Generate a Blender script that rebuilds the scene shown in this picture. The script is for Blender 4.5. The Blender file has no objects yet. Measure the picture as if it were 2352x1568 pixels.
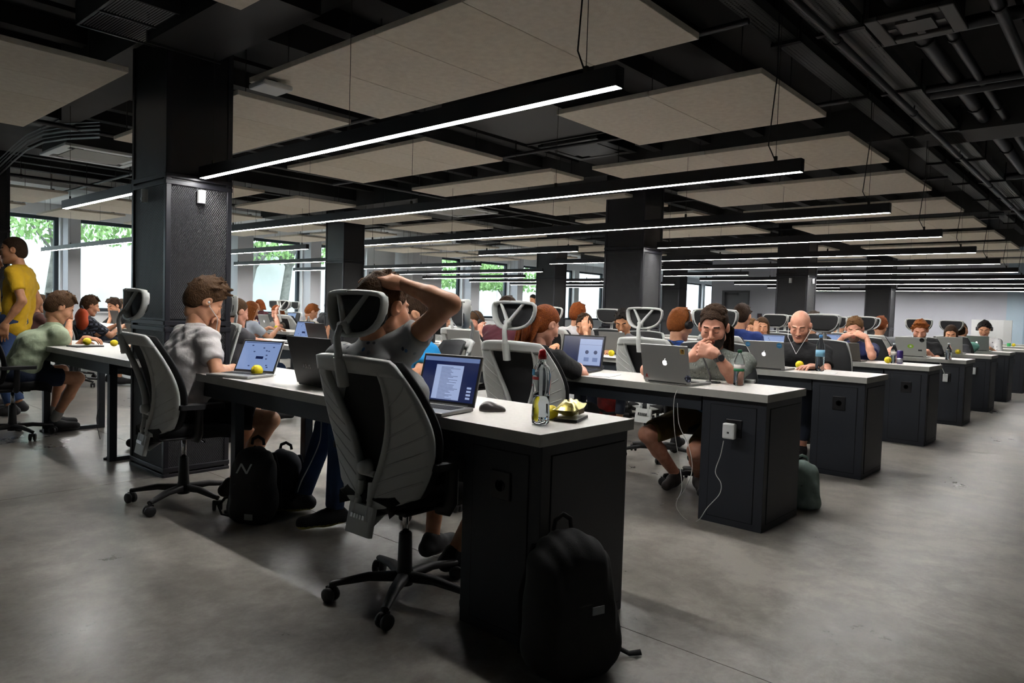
import bpy, math, random
import numpy as np
from mathutils import Vector, Matrix, Euler
SC = bpy.context.scene
COL = SC.collection
PI = math.pi
rnd = random.Random(7)

# ------------------------------------------------------------------ camera
F_PX = 1628.6213
CAM = np.array([-1.79822, -1.45617, 1.15516])
YAW, PITCH, ROLL = 0.72518, -0.04347, 0.03045
def cam_axes():
    f = np.array([math.cos(YAW)*math.cos(PITCH), math.sin(YAW)*math.cos(PITCH), math.sin(PITCH)])
    r = np.array([math.sin(YAW), -math.cos(YAW), 0.0]); u = np.cross(r, f)
    return r*math.cos(ROLL)+u*math.sin(ROLL), -r*math.sin(ROLL)+u*math.cos(ROLL), f
CR, CU, CF = cam_axes()
cd = bpy.data.cameras.new('camera'); cd.sensor_width = 36; cd.lens = F_PX/2352*36; cd.clip_end = 200
cam = bpy.data.objects.new('camera', cd); COL.objects.link(cam)
cam.matrix_world = Matrix(((CR[0], CU[0], -CF[0], CAM[0]), (CR[1], CU[1], -CF[1], CAM[1]), (CR[2], CU[2], -CF[2], CAM[2]), (0, 0, 0, 1)))
SC.camera = cam
# points of the room read off the photograph as a sight line cut with a known plane
def ray(u, v):
    return CR*((u-1176)/F_PX) - CU*((v-784)/F_PX) + CF
def atx(u, v, x): d = ray(u, v); return CAM+d*((x-CAM[0])/d[0])
def aty(u, v, y): d = ray(u, v); return CAM+d*((y-CAM[1])/d[1])
def atz(u, v, z): d = ray(u, v); return CAM+d*((z-CAM[2])/d[2])

# ------------------------------------------------------------------ world and exposure
w = bpy.data.worlds.new('overcast_sky'); SC.world = w; w.use_nodes = True
wn = w.node_tree.nodes; wl = w.node_tree.links
bg = wn['Background']
bg.inputs[0].default_value = (0.80, 0.90, 1.0, 1); bg.inputs[1].default_value = 7.5
SC.view_settings.view_transform = 'Standard'; SC.view_settings.look = 'None'
SC.view_settings.exposure = 0.0; SC.view_settings.gamma = 1.0; SC.view_settings.use_curve_mapping = False
LAMP_E = 100.0

# ------------------------------------------------------------------ materials
def lin(c):
    return tuple(((x/12.92) if x <= .04045 else ((x+.055)/1.055)**2.4) for x in c)
def hexc(h):
    return lin(tuple(int(h[i:i+2], 16)/255 for i in (0, 2, 4)))
MATS = {}
def mat(name, col, rough=.5, metal=0., emit=None, es=1., noise=None, bump=None, spec=None, trans=0., ior=1.45, alpha=1., var=None):
    """noise=(scale, second colour, amount low, high); bump=(scale, strength)"""
    if name in MATS: return MATS[name]
    m = bpy.data.materials.new(name); m.use_nodes = True
    nt = m.node_tree; b = nt.nodes['Principled BSDF']; L = nt.links
    if isinstance(col, str): col = hexc(col)
    b.inputs['Base Color'].default_value = (*col, 1); b.inputs['Roughness'].default_value = rough
    b.inputs['Metallic'].default_value = metal
    if spec is not None: b.inputs['Specular IOR Level'].default_value = spec
    if trans: b.inputs['Transmission Weight'].default_value = trans; b.inputs['IOR'].default_value = ior
    if alpha < 1: b.inputs['Alpha'].default_value = alpha
    if emit is not None:
        if isinstance(emit, str): emit = hexc(emit)
        b.inputs['Emission Color'].default_value = (*emit, 1); b.inputs['Emission Strength'].default_value = es
    if noise or bump:
        tc = nt.nodes.new('ShaderNodeTexCoord')
    if noise:
        n = nt.nodes.new('ShaderNodeTexNoise'); n.inputs['Scale'].default_value = noise[0]; n.inputs['Detail'].default_value = 6
        r = nt.nodes.new('ShaderNodeValToRGB'); c2 = hexc(noise[1]) if isinstance(noise[1], str) else noise[1]
        r.color_ramp.elements[0].color = (*col, 1); r.color_ramp.elements[1].color = (*c2, 1)
        r.color_ramp.elements[0].position = noise[2]; r.color_ramp.elements[1].position = noise[3]
        L.new(tc.outputs['Object'], n.inputs['Vector']); L.new(n.outputs['Fac'], r.inputs[0]); L.new(r.outputs[0], b.inputs['Base Color'])
    if bump:
        n = nt.nodes.new('ShaderNodeTexNoise'); n.inputs['Scale'].default_value = bump[0]; n.inputs['Detail'].default_value = 3
        k = nt.nodes.new('ShaderNodeBump'); k.inputs['Strength'].default_value = bump[1]; k.inputs['Distance'].default_value = bump[2] if len(bump) > 2 else .01
        L.new(tc.outputs['Object'], n.inputs['Vector']); L.new(n.outputs['Fac'], k.inputs['Height']); L.new(k.outputs[0], b.inputs['Normal'])
    MATS[name] = m
    return m

# ------------------------------------------------------------------ mesh helper
class MB:
    def __init__(s): s.v = []; s.f = []; s.m = []; s.sm = []; s.T = Matrix.Identity(4)
    def add(s, vs, fs, mi=0, smooth=False):
        o = len(s.v)
        for q in vs:
            p = s.T @ Vector(q); s.v.append((p.x, p.y, p.z))
        for f in fs: s.f.append(tuple(i+o for i in f)); s.m.append(mi); s.sm.append(smooth)
        return s
    def box(s, x0, x1, y0, y1, z0, z1, mi=0):
        vs = [(x0, y0, z0), (x1, y0, z0), (x1, y1, z0), (x0, y1, z0), (x0, y0, z1), (x1, y0, z1), (x1, y1, z1), (x0, y1, z1)]
        return s.add(vs, [(0, 3, 2, 1), (4, 5, 6, 7), (0, 1, 5, 4), (1, 2, 6, 5), (2, 3, 7, 6), (3, 0, 4, 7)], mi)
    def prism(s, poly, z0, z1, mi=0, smooth=False):
        n = len(poly)
        vs = [(x, y, z0) for x, y in poly]+[(x, y, z1) for x, y in poly]
        s.add(vs, [tuple(range(n-1, -1, -1)), tuple(range(n, 2*n))], mi)
        return s.add(vs, [(i, (i+1) % n, (i+1) % n+n, i+n) for i in range(n)], mi, smooth)
    def tube(s, pts, r, n=8, mi=0, smooth=True, flat=None, cap=True):
        """flat=(a,b): squash section to a along side axis, b along up axis"""
        P = [Vector(p) for p in pts]; k = len(P)
        rs = r if hasattr(r, '__len__') else [r]*k
        vs = []; up = None
        for i in range(k):
            t = (P[min(i+1, k-1)]-P[max(i-1, 0)]).normalized()
            if up is None:
                up = Vector((0, 0, 1)) if abs(t.z) < .95 else Vector((0, 1, 0))
            a = t.cross(up)
            if a.length < 1e-4: a = t.cross(Vector((1, 0, 0)))
            a.normalize(); b = a.cross(t).normalized(); up = b
            fa, fb = flat if flat else (1, 1)
            for j in range(n):
                q = 2*PI*(j+.5)/n if n == 4 else 2*PI*j/n
                vs.append(P[i]+a*math.cos(q)*rs[i]*fa+b*math.sin(q)*rs[i]*fb)
        fs = [(i*n+j, i*n+(j+1) % n, (i+1)*n+(j+1) % n, (i+1)*n+j) for i in range(k-1) for j in range(n)]
        s.add(vs, fs, mi, smooth and n > 4)
        if cap: s.add(vs[:n], [tuple(range(n-1, -1, -1))], mi); s.add(vs[-n:], [tuple(range(n))], mi)
        return s
    def lathe(s, prof, n=16, mi=0, c=(0, 0, 0), smooth=True, axis='z'):
        vs = []
        for r, z in prof:
            for j in range(n):
                a = 2*PI*j/n; q = (r*math.cos(a), r*math.sin(a), z)
                if axis == 'x': q = (q[2], q[0], q[1])
                if axis == 'y': q = (q[1], q[2], q[0])
                vs.append((q[0]+c[0], q[1]+c[1], q[2]+c[2]))
        k = len(prof)
        fs = [(i*n+j, i*n+(j+1) % n, (i+1)*n+(j+1) % n, (i+1)*n+j) for i in range(k-1) for j in range(n)]
        if prof[0][0] > 1e-4: fs.append(tuple(range(n-1, -1, -1)))
        if prof[-1][0] > 1e-4: fs.append(tuple(range((k-1)*n, k*n)))
        return s.add(vs, fs, mi, smooth)
    def ball(s, c, r, n=14, m=9, mi=0, sq=(1, 1, 1)):
        prof = [(max(math.sin(PI*i/m)*r, 0), -math.cos(PI*i/m)*r) for i in range(m+1)]
        vs = []
        for rr, z in prof:
            for j in range(n):
                a = 2*PI*j/n; vs.append((c[0]+rr*math.cos(a)*sq[0], c[1]+rr*math.sin(a)*sq[1], c[2]+z*sq[2]))
        return s.add(vs, [(i*n+j, i*n+(j+1) % n, (i+1)*n+(j+1) % n, (i+1)*n+j) for i in range(m) for j in range(n)], mi, True)
    def sheet(s, rows, mi=0, smooth=True, thick=0.):
        """grid of points rows[i][j]; thick gives a back face along the grid normal"""
        a = np.array(rows, float); ni, nj = a.shape[:2]
        fs = [(i*nj+j, i*nj+j+1, (i+1)*nj+j+1, (i+1)*nj+j) for i in range(ni-1) for j in range(nj-1)]
        if not thick: return s.add(a.reshape(-1, 3), fs, mi, smooth)
        du = np.gradient(a, axis=0); dv = np.gradient(a, axis=1); nn = np.cross(dv, du); nn /= np.linalg.norm(nn, axis=-1, keepdims=True)+1e-9
        b = a-nn*thick; o = ni*nj
        vs = np.concatenate([a.reshape(-1, 3), b.reshape(-1, 3)])
        fs = [tuple(reversed(f)) for f in fs]+[tuple(i+o for i in f) for f in fs]
        E = [(0, j, 0, j+1) for j in range(nj-1)]+[(ni-1, j+1, ni-1, j) for j in range(nj-1)]+[(i+1, 0, i, 0) for i in range(ni-1)]+[(i, nj-1, i+1, nj-1) for i in range(ni-1)]
        for (i, j, k, l) in E: p, q = i*nj+j, k*nj+l; fs.append((p, q, q+o, p+o))
        return s.add(vs, fs, mi, smooth)
    def mesh(s, name, mats):
        me = bpy.data.meshes.new(name); me.from_pydata(s.v, [], s.f)
        for m in (mats if isinstance(mats, (list, tuple)) else [mats]): me.materials.append(m)
        me.polygons.foreach_set('material_index', s.m); me.polygons.foreach_set('use_smooth', s.sm)
        me.update(); return me
    def build(s, name, mats, parent=None, bevel=0, loc=None, rot=None):
        return link(name, s.mesh(name, mats), parent, bevel, loc, rot)
def link(name, me, parent=None, bevel=0, loc=None, rot=None):
    o = bpy.data.objects.new(name, me); COL.objects.link(o)
    if parent is not None: o.parent = parent
    if loc is not None: o.location = loc
    if rot is not None: o.rotation_euler = rot
    if bevel:
        b = o.modifiers.new('bevel', 'BEVEL'); b.width = bevel; b.segments = 2; b.limit_method = 'ANGLE'
    return o
def tag(o, label=None, cat=None, group=None, kind=None):
    if label: o['label'] = label
    if cat: o['category'] = cat
    if group: o['group'] = group
    if kind: o['kind'] = kind
    return o
def empty(name, loc=(0, 0, 0), rz=0., label=None, cat=None, group=None):
    o = bpy.data.objects.new(name, None); COL.objects.link(o); o.location = loc; o.rotation_euler = (0, 0, rz); o.empty_display_size = .1
    return tag(o, label, cat, group)
KIDS = {}
def copy_tree(o, parent=None):
    c = o.copy(); COL.objects.link(c)
    if parent is not None: c.parent = parent
    for ch in o.children: copy_tree(ch, c)
    return c
def struct(o): o['kind'] = 'structure'; return o
# ------------------------------------------------------------------ the setting
M_floor = bpy.data.materials.new('polished_concrete'); M_floor.use_nodes = True
def _floor():
    nt = M_floor.node_tree; N = nt.nodes; L = nt.links; b = N['Principled BSDF']
    tc = N.new('ShaderNodeTexCoord')
    def noise(sc, det=8, dist=0., rough=.6):
        n = N.new('ShaderNodeTexNoise'); n.inputs['Scale'].default_value = sc; n.inputs['Detail'].default_value = det
        n.inputs['Distortion'].default_value = dist; n.inputs['Roughness'].default_value = rough; L.new(tc.outputs['Object'], n.inputs['Vector']); return n
    a = noise(1.1, 9, .6, .62); c = noise(7.5, 8, .3, .7); d = noise(60, 2)
    mx = N.new('ShaderNodeMath'); mx.operation = 'MULTIPLY_ADD'; mx.inputs[1].default_value = .55; L.new(c.outputs['Fac'], mx.inputs[0]); L.new(a.outputs['Fac'], mx.inputs[2])
    m2 = N.new('ShaderNodeMath'); m2.operation = 'MULTIPLY_ADD'; m2.inputs[1].default_value = .10; L.new(d.outputs['Fac'], m2.inputs[0]); L.new(mx.outputs[0], m2.inputs[2])
    r = N.new('ShaderNodeValToRGB'); e = r.color_ramp.elements
    e[0].position = .62; e[0].color = (*hexc('5c5853'), 1); e[1].position = .98; e[1].color = (*hexc('a09b93'), 1)
    q = r.color_ramp.elements.new(.79); q.color = (*hexc('7d7871'), 1)
    L.new(m2.outputs[0], r.inputs[0]); L.new(r.outputs[0], b.inputs['Base Color'])
    rr = N.new('ShaderNodeMapRange'); rr.inputs['From Min'].default_value = .55; rr.inputs['From Max'].default_value = 1.05
    rr.inputs['To Min'].default_value = .24; rr.inputs['To Max'].default_value = .42
    L.new(m2.outputs[0], rr.inputs[0]); L.new(rr.outputs[0], b.inputs['Roughness'])
    b.inputs['Specular IOR Level'].default_value = .45
    bp = N.new('ShaderNodeBump'); bp.inputs['Strength'].default_value = .12; bp.inputs['Distance'].default_value = .01
    L.new(m2.outputs[0], bp.inputs['Height']); L.new(bp.outputs[0], b.inputs['Normal'])
_floor()
M_joint = mat('floor_joint', '3a3733', .8)
M_wall = mat('grey_wall_paint', 'b6b8c2', .8, noise=(.6, 'bdbfc9', .35, .7))
M_wwall = mat('white_wall_paint', 'e0e2e3', .75)
M_ceil = mat('black_ceiling_paint', '1b1b1d', .8, noise=(1.5, '232324', .4, .7))
M_beam = mat('dark_grey_concrete', '2c2c2c', .75, noise=(2., '363636', .4, .7))
M_frame = mat('dark_blue_window_frame', '1d2a33', .45)
M_glass = mat('window_glass', (1, 1, 1), .0, trans=1., ior=1.01, spec=.1)

XW = 19.6
fl = MB()
XE, YE, YS, XS = 36.0, 14.9, -7.0, -6.0
SLABX = [XS, -2.9, .42, 5.8, 11.3, 17, 23, 29, XE]
fl.box(XS, XE, YS, YE, -.2, -.004)
floor = struct(fl.build('floor', M_joint))
# slabs of the floor between the saw cuts
ys = [YS, -3.2, 3.3, 8.8, YE]
for i in range(len(SLABX)-1):
    for j in range(len(ys)-1):
        b = MB(); b.box(SLABX[i]+.002, SLABX[i+1]-.002, ys[j]+.002, ys[j+1]-.002, -.004, 0)
        b.build('slab', M_floor, floor)
ce = MB(); ce.box(XS, XE, YS, 11.9, 3.2, 3.4)
ceiling = struct(ce.build('ceiling', M_ceil))
sf = MB(); sf.box(XS, XE, 11.9, YE, 2.95, 3.3)
struct(sf.build('trim_1', M_wwall))
# end wall with its door, return wall, outer walls
W = MB(); W.box(XW, XW+.25, YS, 7.72, 0, 3.2); W.box(XW, XW+.25, 7.72, 8.60, 2.0, 3.2); W.box(XW, XW+.25, 8.60, 8.98, 0, 3.2)
wall_end = struct(W.build('wall_right', M_wall))
W = MB(); W.box(XW+.25, XE, 8.73, 8.98, 0, 3.2); struct(W.build('wall_return', M_wall))
W = MB(); W.box(XE, XE+.2, 8.9, YE, 0, 3.3); struct(W.build('wall_end', M_wwall))
W = MB(); W.box(XS, XW, YS-.2, YS, 0, 3.2); struct(W.build('wall_near', M_wwall))
W = MB(); W.box(XS-.2, XS, YS, YE, 0, 3.2); struct(W.build('wall_back', M_wwall))
M_door = mat('grey_metal_door', '6d7075', .45, noise=(1.2, '777a80', .3, .7))
M_doorfr = mat('grey_door_frame', '5b5d62', .5)
D = MB(); D.box(XW+.08, XW+.12, 7.74, 8.52, 0, 1.96)
door = struct(D.build('door_1', M_door))
D = MB(); D.box(XW-.02, XW+.2, 8.52, 8.60, 0, 2.0).box(XW-.02, XW+.2, 7.70, 7.75, 0, 2.0).box(XW-.02, XW+.2, 7.74, 8.53, 1.95, 2.0)
D.build('door_frame', M_doorfr, door)
D = MB(); D.tube([(XW+.08, 7.84, 1.0), (XW+.03, 7.84, 1.0), (XW+.03, 7.96, 1.0)], .012); D.box(XW+.06, XW+.08, 7.80, 7.88, .93, 1.07)
D.build('door_handle', mat('brushed_metal', '9a9c9e', .3, 1), door)
D = MB(); D.box(XW+.02, XW+.08, 8.1, 8.5, 1.86, 1.92); D.build('door_closer', M_doorfr, door)
# pale bluish panel in the last stretch of the end wall
M_blue = mat('pale_blue_wall_panel', 'a9bccb', .5)
D = MB(); D.box(XW-.04, XW, -1.2, 1.08, 0, 3.1); pw = struct(D.build('trim_2', M_blue))
D = MB(); D.box(XW-.07, XW-.04, .62, .72, 0, 1.9); D.build('jamb', mat('pale_blue_frame', '8fa3b5', .5), pw)
s = MB(); s.box(XW-.03, XW, 7.28, 7.42, 1.16, 1.30); o = s.build('wall_switch', mat('dark_plate', '3a3a40', .5), bevel=.004)
s = MB(); s.box(XW-.035, XW-.03, 7.31, 7.39, 1.19, 1.27); s.build('rocker', mat('red_plate', '5a3a3c', .5), o)
tag(o, 'small dark square switch plate on the grey wall beside the grey door', 'switch')

# window wall along y = 14.5, broken up by piers
WY = 14.5; ZT = 2.72; ZS = .88
wins = [(-5.4, -4.2), (-3.6, -1.9), (-1.3, .6), (.95, 2.74), (3.05, 4.75), (5.05, 6.2), (6.62, 8.1), (8.47, 10.1), (12.4, 13.75), (14.25, 15.95), (16.3, 17.9), (18.2, 19.6), (19.9, 21.6), (22, 23.7), (24.1, 25.8), (26.2, 27.9), (28.3, 30.0), (30.2, 32.2), (32.6, 34.4)]
W = MB(); W.box(XS, XE, WY-.02, WY+.25, 0, ZS); W.box(XS, XE, WY-.02, WY+.25, ZT, 3.0)
xs = XS
for a, b in wins:
    W.box(xs, a, WY-.02, WY+.25, ZS, ZT); xs = b
W.box(xs, XE, WY-.02, WY+.25, ZS, ZT)
wall_w = struct(W.build('wall_left', M_wwall))
for i, (a, b) in enumerate(wins):
    fr = MB(); t = .07
    fr.box(a, a+t, WY+.1, WY+.18, ZS, ZT).box(b-t, b, WY+.1, WY+.18, ZS, ZT).box(a+t, b-t, WY+.1, WY+.18, ZS, ZS+t).box(a+t, b-t, WY+.1, WY+.18, ZT-t, ZT)
    fo = struct(fr.build('window_%d' % (i+1), M_frame))
    g = MB(); g.box(a+t, b-t, WY+.135, WY+.145, ZS+t, ZT-t); g.build('pane', M_glass, fo)
    s = MB(); s.box(a, b, WY-.10, WY+.1, ZS-.03, ZS); s.build('window_sill', mat('white_sill', 'd0d2d4', .5), fo)
# piers that stand into the room between the windows, and the round white column
def pier(x0, x1, y0, top=2.95):
    b = MB(); b.box(x0, x1, y0, WY-.02, 0, top); return b
for n_, (x0, x1, y0, c) in enumerate([(2.78, 3.0, 14.15, 0), (4.77, 5.03, 14.15, 0), (6.2, 6.58, 14.1, 0), (8.14, 8.44, 14.15, 0), (11.2, 12.34, 13.9, 0), (13.82, 14.2, 14.15, 0), (16.0, 16.28, 14.15, 0), (.62, .93, 14.15, 0)]):
    struct(pier(x0, x1, y0).build('trim_%d' % (n_+3), mat('light_grey_pier', 'b6b8bd', .75)))
b = MB(); b.lathe([(.24, 0), (.24, 2.95)], 24, c=(10.75, 13.7, 0))
tag(b.build('round_column', mat('white_plaster', 'd2d5d8', .7)), 'round white column standing in front of the white wall between the windows', 'column')
# daylight portals, one per long run of windows
for x0, x1 in ((-5.4, 10.1), (12.4, 19.6), (19.9, 34.4)):
    ld = bpy.data.lights.new('window_portal', 'AREA'); ld.shape = 'RECTANGLE'; ld.size = x1-x0; ld.size_y = ZT-ZS; ld.cycles.is_portal = True
    lo = bpy.data.objects.new('window_portal', ld); COL.objects.link(lo); lo.location = ((x0+x1)/2, WY+.3, (ZT+ZS)/2); lo.rotation_euler = (-PI/2, 0, 0)

# outside: yard, pale concrete wall, trees
o = MB().box(-30, 70, WY+.3, 60, -.3, -.05).build('ground', mat('yard_paving', '9a9d96', .9, noise=(.5, '8a8e84', .4, .6)))
struct(o)
yard = empty('boundary_wall', (0, 0, 0), 0, 'pale concrete boundary wall seen through the windows', 'wall')
for i in range(26):
    b = MB(); b.box(-28+i*3.6, -28+i*3.6+3.57, 21, 21.2, -.1, 3.3+.12*math.sin(i*1.7)); b.build('concrete_panel', mat('pale_concrete', 'c3c9c8', .85, noise=(1.2, 'b2b9b6', .35, .75)), yard)
b = MB(); b.box(-28, 66, 20.95, 21.25, 3.4, 3.55); b.build('coping', mat('coping_stone', 'dadedd', .8), yard)
b = MB(); b.box(-28, 66, 20.2, 21, -.1, .75); b.build('plinth', mat('rubble_plinth', '9aa09a', .9, noise=(6, '7d857c', .4, .6)), yard)
M_bark = mat('grey_bark', '6f716b', .9, noise=(6, '4c4f49', .4, .7))
M_leaf = mat('green_leaves', '5f8a4a', .7, noise=(3, '87a86a', .3, .7))
def tree(x, y, h, lean, r, crown, label, seed):
    R = random.Random(seed); t = empty('tree', (x, y, -.06), 0, label, 'tree')
    b = MB(); top = Vector((lean, 0, h))
    b.tube([(0, 0, 0), (lean*.15, 0, h*.3), (lean*.55, .05, h*.62), tuple(top)], [r, r*.85, r*.7, r*.45], 9)
    for k in range(4):
        a = k*1.6+seed; b.tube([(lean*.55, .05, h*.62), (lean*.7+math.cos(a)*.7, math.sin(a)*.5, h*.85), (lean+math.cos(a)*1.4, math.sin(a), h*1.05)], [r*.4, r*.28, r*.1], 6)
    b.build('trunk', M_bark, t)
    lf = MB()
    for k in range(crown):
        a = R.uniform(0, 2*PI); rr = 1.9*math.sqrt(R.random()); zz = h*R.uniform(.70, 1.25)
        c = Vector((lean+math.cos(a)*rr, math.sin(a)*rr*.8, zz)); q = Euler((R.uniform(0, 6), R.uniform(0, 6), R.uniform(0, 6))).to_matrix(); s = R.uniform(.05, .11)
        lf.add([c+q@Vector((-s, 0, 0)), c+q@Vector((0, -s*.5, 0)), c+q@Vector((s, 0, .02)), c+q@Vector((0, s*.5, 0))], [(0, 1, 2, 3)])
    o = lf.build('foliage', M_leaf, t); o['kind'] = 'stuff'
tree(3.3, 17.6, 3.6, .4, .09, 2600, 'slim tree with green leaves outside the second window from the left', 1)
tree(1.2, 18.6, 3.9, -.3, .08, 2200, 'tree with sparse leaves outside the leftmost window', 5)
tree(9.0, 19.4, 3.6, .8, .16, 1500, 'left one of two leaning pale trunks outside the window left of the round column', 2)
tree(10.3, 19.2, 3.8, .5, .17, 1500, 'right one of two leaning pale trunks outside the window left of the round column', 3)
tree(17.2, 18.0, 2.9, .2, .1, 3000, 'green tree outside the window right of the white wall', 4)
tree(20.0, 18.5, 2.9, .2, .1, 2600, 'green tree outside the narrow window near the middle black columns', 6)
p_ = empty('lattice_mast', (7.9, 18.6, -.05), 0, 'grey lattice mast standing outside the window beside the two pale trunks', 'mast')
b = MB()
for sx in (-.18, .18): b.box(sx-.03, sx+.03, -.05, .05, 0, 5)
b.build('post', mat('galvanised_steel', '8b9294', .5, .3), p_)
b = MB()
for k in range(24): b.box(-.18, .18, -.02, .02, k*.2, k*.2+.05)
b.build('rung', mat('galvanised_steel', '8b9294', .5, .3), p_)
# ------------------------------------------------------------------ line lamps
M_black = mat('black_powder_coat', '17171a', .42)
M_lampb = mat('black_lamp_body', '1c1c21', .4, .2)
M_diff = mat('lamp_diffuser', (1, 1, 1), .4, emit=(1.0, .985, .95), es=LAMP_E)
M_wire = mat('thin_steel_wire', '2e2a22', .5, .3)
LX0, LDX, LZ = .345, 1.808, 1.958
def line_lamp(row, y0, y1, label, group=None, cord=True):
    x = LX0+LDX*row
    t = empty('line_lamp', (x, y0, LZ), 0, label, 'lamp', group)
    L = y1-y0; h = .072; wd = .025
    b = MB(); b.box(-wd, wd, 0, L, .006, h); b.box(-wd, -wd+.004, 0, L, 0, .006); b.box(wd-.004, wd, 0, L, 0, .006); b.box(-wd, wd, 0, .004, 0, .006); b.box(-wd, wd, L-.004, L, 0, .006)
    b.build('housing', M_lampb, t)
    b = MB(); b.box(-wd+.004, wd-.004, .004, L-.004, .0005, .006); b.build('diffuser', M_diff, t)
    n = max(1, round((L-.3)/1.45)); ys_ = [.15+(L-.3)*k/n for k in range(n+1)]
    for yy in ys_:
        b = MB(); b.tube([(0, yy, h), (0, yy, 3.2-LZ)], .0016, 4); b.box(-.006, .006, yy-.008, yy+.008, h, h+.03); b.build('hanging_wire', M_wire, t)
    if cord:
        b = MB(); b.tube([(0, .15, h), (.012, .2, h+.1), (-.006, .16, .55), (.004, .17, 3.2-LZ)], .0035, 5); b.build('power_cord', M_black, t)
    return t
nth = ['first', 'second', 'third', 'fourth', 'fifth', 'sixth', 'seventh', 'eighth', 'ninth', 'tenth', 'eleventh', 'twelfth']
for r in range(11):
    if r % 3 == 0:
        line_lamp(r, -.03, [3.2, 2.95, 2.88, 2.86][r//3], 'black line lamp over the aisle end of the %s desk row, ending at a column' % nth[r] if r else 'nearest and largest glowing black line lamp, ending at the big black column')
        line_lamp(r, 4.15, 5.95, ('short black line lamp over the desk left of the big black column' if r == 0 else 'short black line lamp over the %s desk row, behind its black column' % nth[r]), cord=False)
    else:
        line_lamp(r, -.03, {1: 6.5, 2: 6.3}.get(r, 6.05), 'long black line lamp over the %s desk row, full length without a column' % nth[r])
    if r < 10:
        if r in (3, 6, 9):
            line_lamp(r, 9.7, 13.4, 'black line lamp above the %s row of the far desk block, past its column' % nth[r], cord=False)
        elif r != 0:
            line_lamp(r, 7.68, 13.4 if r != 4 else 14.0, 'black line lamp above the %s row of the far desk block by the windows' % nth[r], cord=False)

# ------------------------------------------------------------------ acoustic rafts
M_raft = mat('wood_wool_board', 'dad0c0', .95, noise=(22, 'e6ddce', .35, .7), bump=(160, .5, .006))
M_raftv = [M_raft, mat('wood_wool_board_light', 'ddd4c5', .95, noise=(25, 'e8e0d2', .35, .7), bump=(150, .5, .006)), mat('wood_wool_board_warm', 'd7cdbc', .95, noise=(19, 'e3dac9', .35, .7), bump=(170, .5, .006))]
RZ = 2.56
def raft(x0, x1, y0, y1, label, nb=None, z=RZ):
    t = empty('ceiling_raft', ((x0+x1)/2, (y0+y1)/2, z), 0, label, 'ceiling panel', 'pale acoustic rafts under the black ceiling')
    L = y1-y0; nb = nb or max(1, round(L/.62)); cx, cy = (x0+x1)/2, (y0+y1)/2
    for k in range(nb):
        a = y0+L*k/nb-cy; b_ = y0+L*(k+1)/nb-cy
        b = MB(); b.box(x0-cx, x1-cx, a+.0015, b_-.0015, 0, .035); b.build('board', M_raftv[(k*7+int(x0*3)) % 3], t, bevel=.004)
    b = MB()
    for xx in (x0-cx+.15, x1-cx-.17): b.box(xx, xx+.03, y0-cy+.1, y1-cy-.1, .035, .06)
    b.build('carrier_rail', M_black, t)
    b = MB()
    for xx in (x0-cx+.16, x1-cx-.16):
        for yy in (y0-cy+.2, y1-cy-.2): b.tube([(xx, yy, .06), (xx, yy, 3.2-z)], .003, 4)
    o = b.build('hanger_rods', M_black, t); o['kind'] = 'stuff'; return t
RX = [(.50, 1.55), (2.22, 3.34), (3.95, 5.10), (5.66, 6.80), (7.48, 8.62), (9.28, 10.38), (11.05, 12.2), (12.85, 14.1), (14.7, 15.85), (16.5, 17.6)]
raft(-1.20, -.09, .30, 1.87, 'pale acoustic raft cut by the top edge of the photo, left of centre')
raft(-1.05, -.06, 3.34, 5.60, 'pale acoustic raft at the far left, in front of the cables')
for k, (a, b) in enumerate(RX):
    y0, y1 = (.30, 2.90) if k == 0 else ((.25, 1.75) if k == 1 else (.28, 2.66))
    raft(a, b, y0, y1, 'pale acoustic raft, %s in the row nearest the aisle' % nth[k] if k else 'largest pale acoustic raft, directly above the nearest line lamp')
RX2 = [(.58, 1.50, 3.2, 5.45), (2.2, 3.17, 3.13, 5.3), (3.8, 4.36, 3.05, 5.2), (5.4, 6.42, 3.2, 5.05), (7.1, 8.1, 3.2, 5.2), (8.8, 9.8, 3.2, 5.2), (10.6, 11.6, 3.2, 5.2), (12.4, 13.4, 3.2, 5.2), (14.2, 15.2, 3.2, 5.2), (16.2, 17.2, 3.2, 5.2)]
for k, (a, b, c, d) in enumerate(RX2): raft(a, b, c, d, 'pale acoustic raft, %s in the second row from the aisle' % nth[k])
for j, (c, d) in enumerate(((7.0, 8.7), (9.6, 11.2), (11.6, 13.0))):
    for k in range(9):
        a = [.5, 1.95, 3.36, 4.8, 6.22, 7.7, 9.2, 10.7, 12.2][k]
        if j == 0 and k in (0,): continue
        raft(a, a+.95, c, d, 'pale acoustic raft, %s in the %s row from the aisle' % (nth[k], ['third', 'fourth', 'fifth'][j]), nb=2)
raft(-1.2, -.1, 9.0, 11.5, 'pale acoustic raft far left near the window wall', nb=3)

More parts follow.
